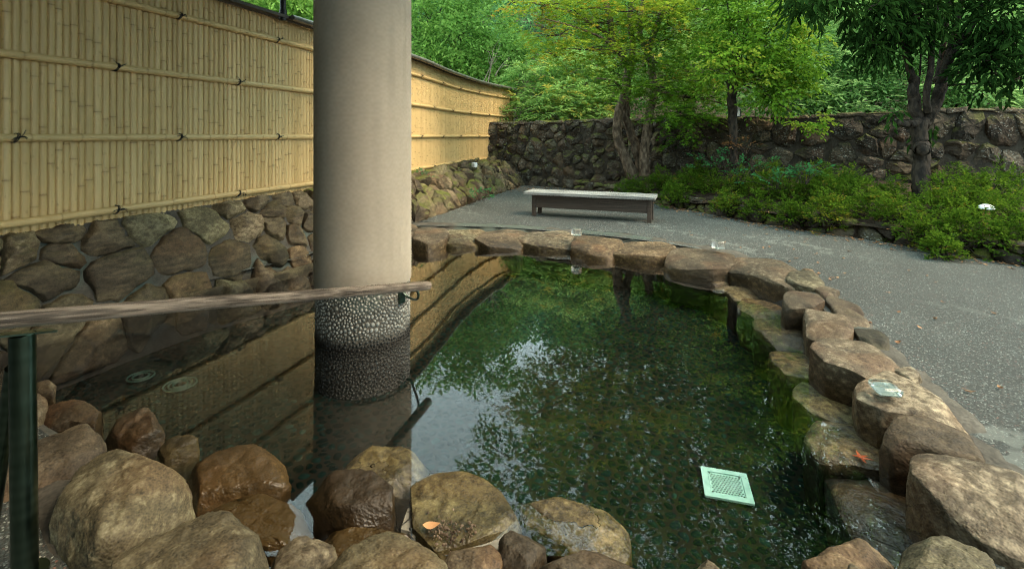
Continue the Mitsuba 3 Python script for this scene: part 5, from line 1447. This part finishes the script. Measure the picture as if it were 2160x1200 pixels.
# the far forest on the hillside
rf_ = np.random.default_rng(55)
fol = Leaves()
for k in range(230):
    y = rf_.uniform(23, 75)
    a = rf_.uniform(-1.1, 1.25)
    x, z = a * y, hill_z(0, y)
    h = rf_.uniform(4.5, 8.5) * (0.8 if y > 50 else 1)
    if -0.42 < a < 0.12 and y < 34:
        h *= .62
    sc = y / 30
    for j in range(4):
        c = np.array([x, y, z + h * (.35 + .18 * j)]) + rf_.normal(0, .6, 3)
        rr = h * (.34 - .05 * j)
        lobe(fol, c, (rr, rr, rr * .8), int(26), rf_, clump=rf_.uniform(.1, .8), **{**FAR, 'L': .30 * sc, 'Wd': .16 * sc, 'length': .9 * sc})
fol.put('far_forest', 'l_far', label='dense dark green forest covering the hillside far behind the garden', cat='forest', kind='stuff')

# ---------------------------------------------------------------- shrubs in the bed
ra = np.random.default_rng(66)


def azalea(px, py, y, rx, rz, tone, label, ns=1.0, seed=0):
    rng = np.random.default_rng(500 + seed)
    t = thing('azalea_shrub', label, 'shrub', 'azaleas in the planting bed')
    c = D(px, py, y)
    g = bed_z(c[0], c[1])
    fol, br = Leaves(), []
    n = int(480 * ns * (rx / .55) ** 1.6)
    rz, rx = rz * 1.5, rx * .93
    for j in range(7):
        a = j * 1.05 + rng.uniform(-.4, .4)
        q = rng.uniform(0.25, .50) if j else 0.0
        cc = np.array([c[0] + rx * q * math.cos(a), y + rx * .7 * q * math.sin(a), c[2] - rz * .30 + (0.22 if j == 0 else rng.uniform(-.22, .05)) * rz])
        lobe(fol, cc, (rx * .44, rx * .42, rz * .58), n // 7, rng, clump=np.clip(tone + rng.normal(0, .12), 0, 1), shell=.62, topbias=.75, outw=.9, upw=.18, length=.085, nl=10, L=.034, Wd=.021, kind='blade', droop=-.05, flat=.62, spread=1.3, hang=.0, fan=True, var=.2)
        br.append(limb([np.array([c[0], y, g - .05]) + rng.normal(0, .05, 3) * [1, 1, 0], np.array([c[0], y, g]) * .5 + cc * .5, cc], .014, .005, n=5, k=6))
        for q in range(5):
            w = rand_unit(rng, 1)[0] * [1, 1, .6]
            br.append(limb([cc - [0, 0, .03], cc + w * [rx * .2, rx * .2, rz * .25], cc + w * [rx * .42, rx * .4, rz * .5]], .006, .003, n=4, k=4))
    fol.put(t + '__foliage', 'l_azalea')
    obj(t + '__stems', cat_mesh(*br), 'm_dark_bark')


AZ = [(1335, 392, 9.9, .42, .30, .35, 'leftmost low azalea at the foot of the maple stems'), (1395, 378, 9.7, .46, .34, .38, 'low azalea in front of the straight maple stem'), (1450, 382, 9.3, .46, .36, .42, 'azalea under the dark shade right of the maple'),
      (1500, 385, 8.9, .44, .36, .40, 'azalea left of the slim tree foot'), (1560, 385, 8.5, .46, .38, .52, 'azalea in front of the slim tree foot'), (1420, 405, 8.9, .36, .26, .42, 'low front azalea behind the bench end'),
      (1540, 422, 7.9, .36, .28, .62, 'yellow-green front azalea right of the bench'), (1620, 392, 8.0, .46, .38, .40, 'azalea between the slim tree and the middle of the wall'), (1600, 430, 7.5, .34, .28, .56, 'small front azalea hanging over the edging rocks'),
      (1690, 400, 7.6, .50, .40, .45, 'wide azalea in the middle of the bed'), (1670, 445, 7.0, .36, .30, .52, 'front azalea by the bend of the edging rocks'), (1760, 395, 7.2, .48, .42, .40, 'tall azalea left of the evergreen trunk'), (1745, 440, 6.6, .38, .32, .60, 'yellowish azalea at the front of the bed, left of the evergreen'),
      (1830, 425, 6.6, .40, .34, .55, 'azalea just left of the evergreen trunk foot'), (1985, 420, 6.2, .48, .44, .38, 'azalea right of the evergreen trunk foot'), (1950, 470, 5.7, .36, .34, .42, 'azalea spilling towards the path left of the domed lamp'),
      (2050, 415, 6.3, .46, .40, .34, 'azalea behind the domed lamp'), (2040, 480, 5.45, .42, .40, .36, 'big azalea in front of the domed lamp'), (2130, 440, 5.8, .44, .42, .36, 'azalea at the right edge behind the lamp'), (2140, 490, 5.2, .40, .38, .34, 'rightmost front azalea over the path'),
      (1990, 512, 5.25, .26, .22, .42, 'lowest azalea tuft touching the path'), (1890, 440, 6.15, .32, .26, .5, 'small azalea at the foot of the evergreen'), (1480, 362, 10.0, .46, .36, .38, 'azalea against the dark wall right of the maple stems'), (1620, 362, 8.9, .46, .36, .42, 'azalea against the wall right of the slim tree'), (1725, 372, 8.1, .46, .36, .44, 'azalea against the middle of the wall'), (1800, 385, 7.5, .42, .34, .46, 'azalea against the wall left of the evergreen'),
      (1885, 398, 7.2, .34, .30, .42, 'azalea half behind the evergreen trunk'), (2020, 388, 6.9, .46, .36, .38, 'azalea against the wall right of the evergreen'), (2110, 385, 6.7, .46, .38, .36, 'azalea against the wall at the right edge'),
      (2220, 470, 5.2, .45, .42, .36, 'azalea cut by the right edge of the view')]
for k, (px, py, y, rx, rz, tn, lab) in enumerate(AZ):
    azalea(px, py, y, rx, rz, tn, lab, seed=k)

# taller leafy plants among the azaleas
for k, (px, py, y, h, lab, turn_) in enumerate([(1520, 330, 8.95, .42, 'bright green leafy plant left of the slim tree foot', 0), (1580, 345, 8.4, .35, 'blue-green leafy plant right of the slim tree foot', 0), (1700, 355, 7.4, .25, 'blue-green leafy plant rising from the middle azaleas', 0), (1640, 370, 7.7, .25, 'bright leafy plant between the middle azaleas', 0), (1565, 300, 9.0, .22, 'small plant with pinkish dry leaves by the lantern pole', 1),
                                                (1012, 408, 9.3, .16, 'green tuft growing from the rock bank under the far fence', 0), (889, 368, 8.7, .10, 'tiny green tuft on the rock bank beside the column', 0)]):
    rng = np.random.default_rng(800 + k)
    t = thing('leafy_plant', lab, 'plant')
    fol, br = Leaves(), []
    c = D(px, py, y)
    for j in range(max(5, int(26 * h / .4))):
        b0 = c + [rng.normal(0, h * .35), rng.normal(0, h * .3), -h * .9]
        e = c + [rng.normal(0, h * .8), rng.normal(0, h * .6), rng.uniform(-.5, .5) * h]
        br.append(limb([b0, b0 * .5 + e * .5 + [0, 0, .05], e], .005, .003, n=4, k=5))
        sprays(fol, np.array([e - (e - b0) * .25]), np.array([e - b0]), .16, 7, .055, .034, rng, kind='oval', clump=.6, droop=.3, flat=.7)
    obj(t + '__stems', cat_mesh(*br), 'm_dark_bark')
    fol.put(t + '__leaves', 'm_dry_leaf' if turn_ else 'l_bright')
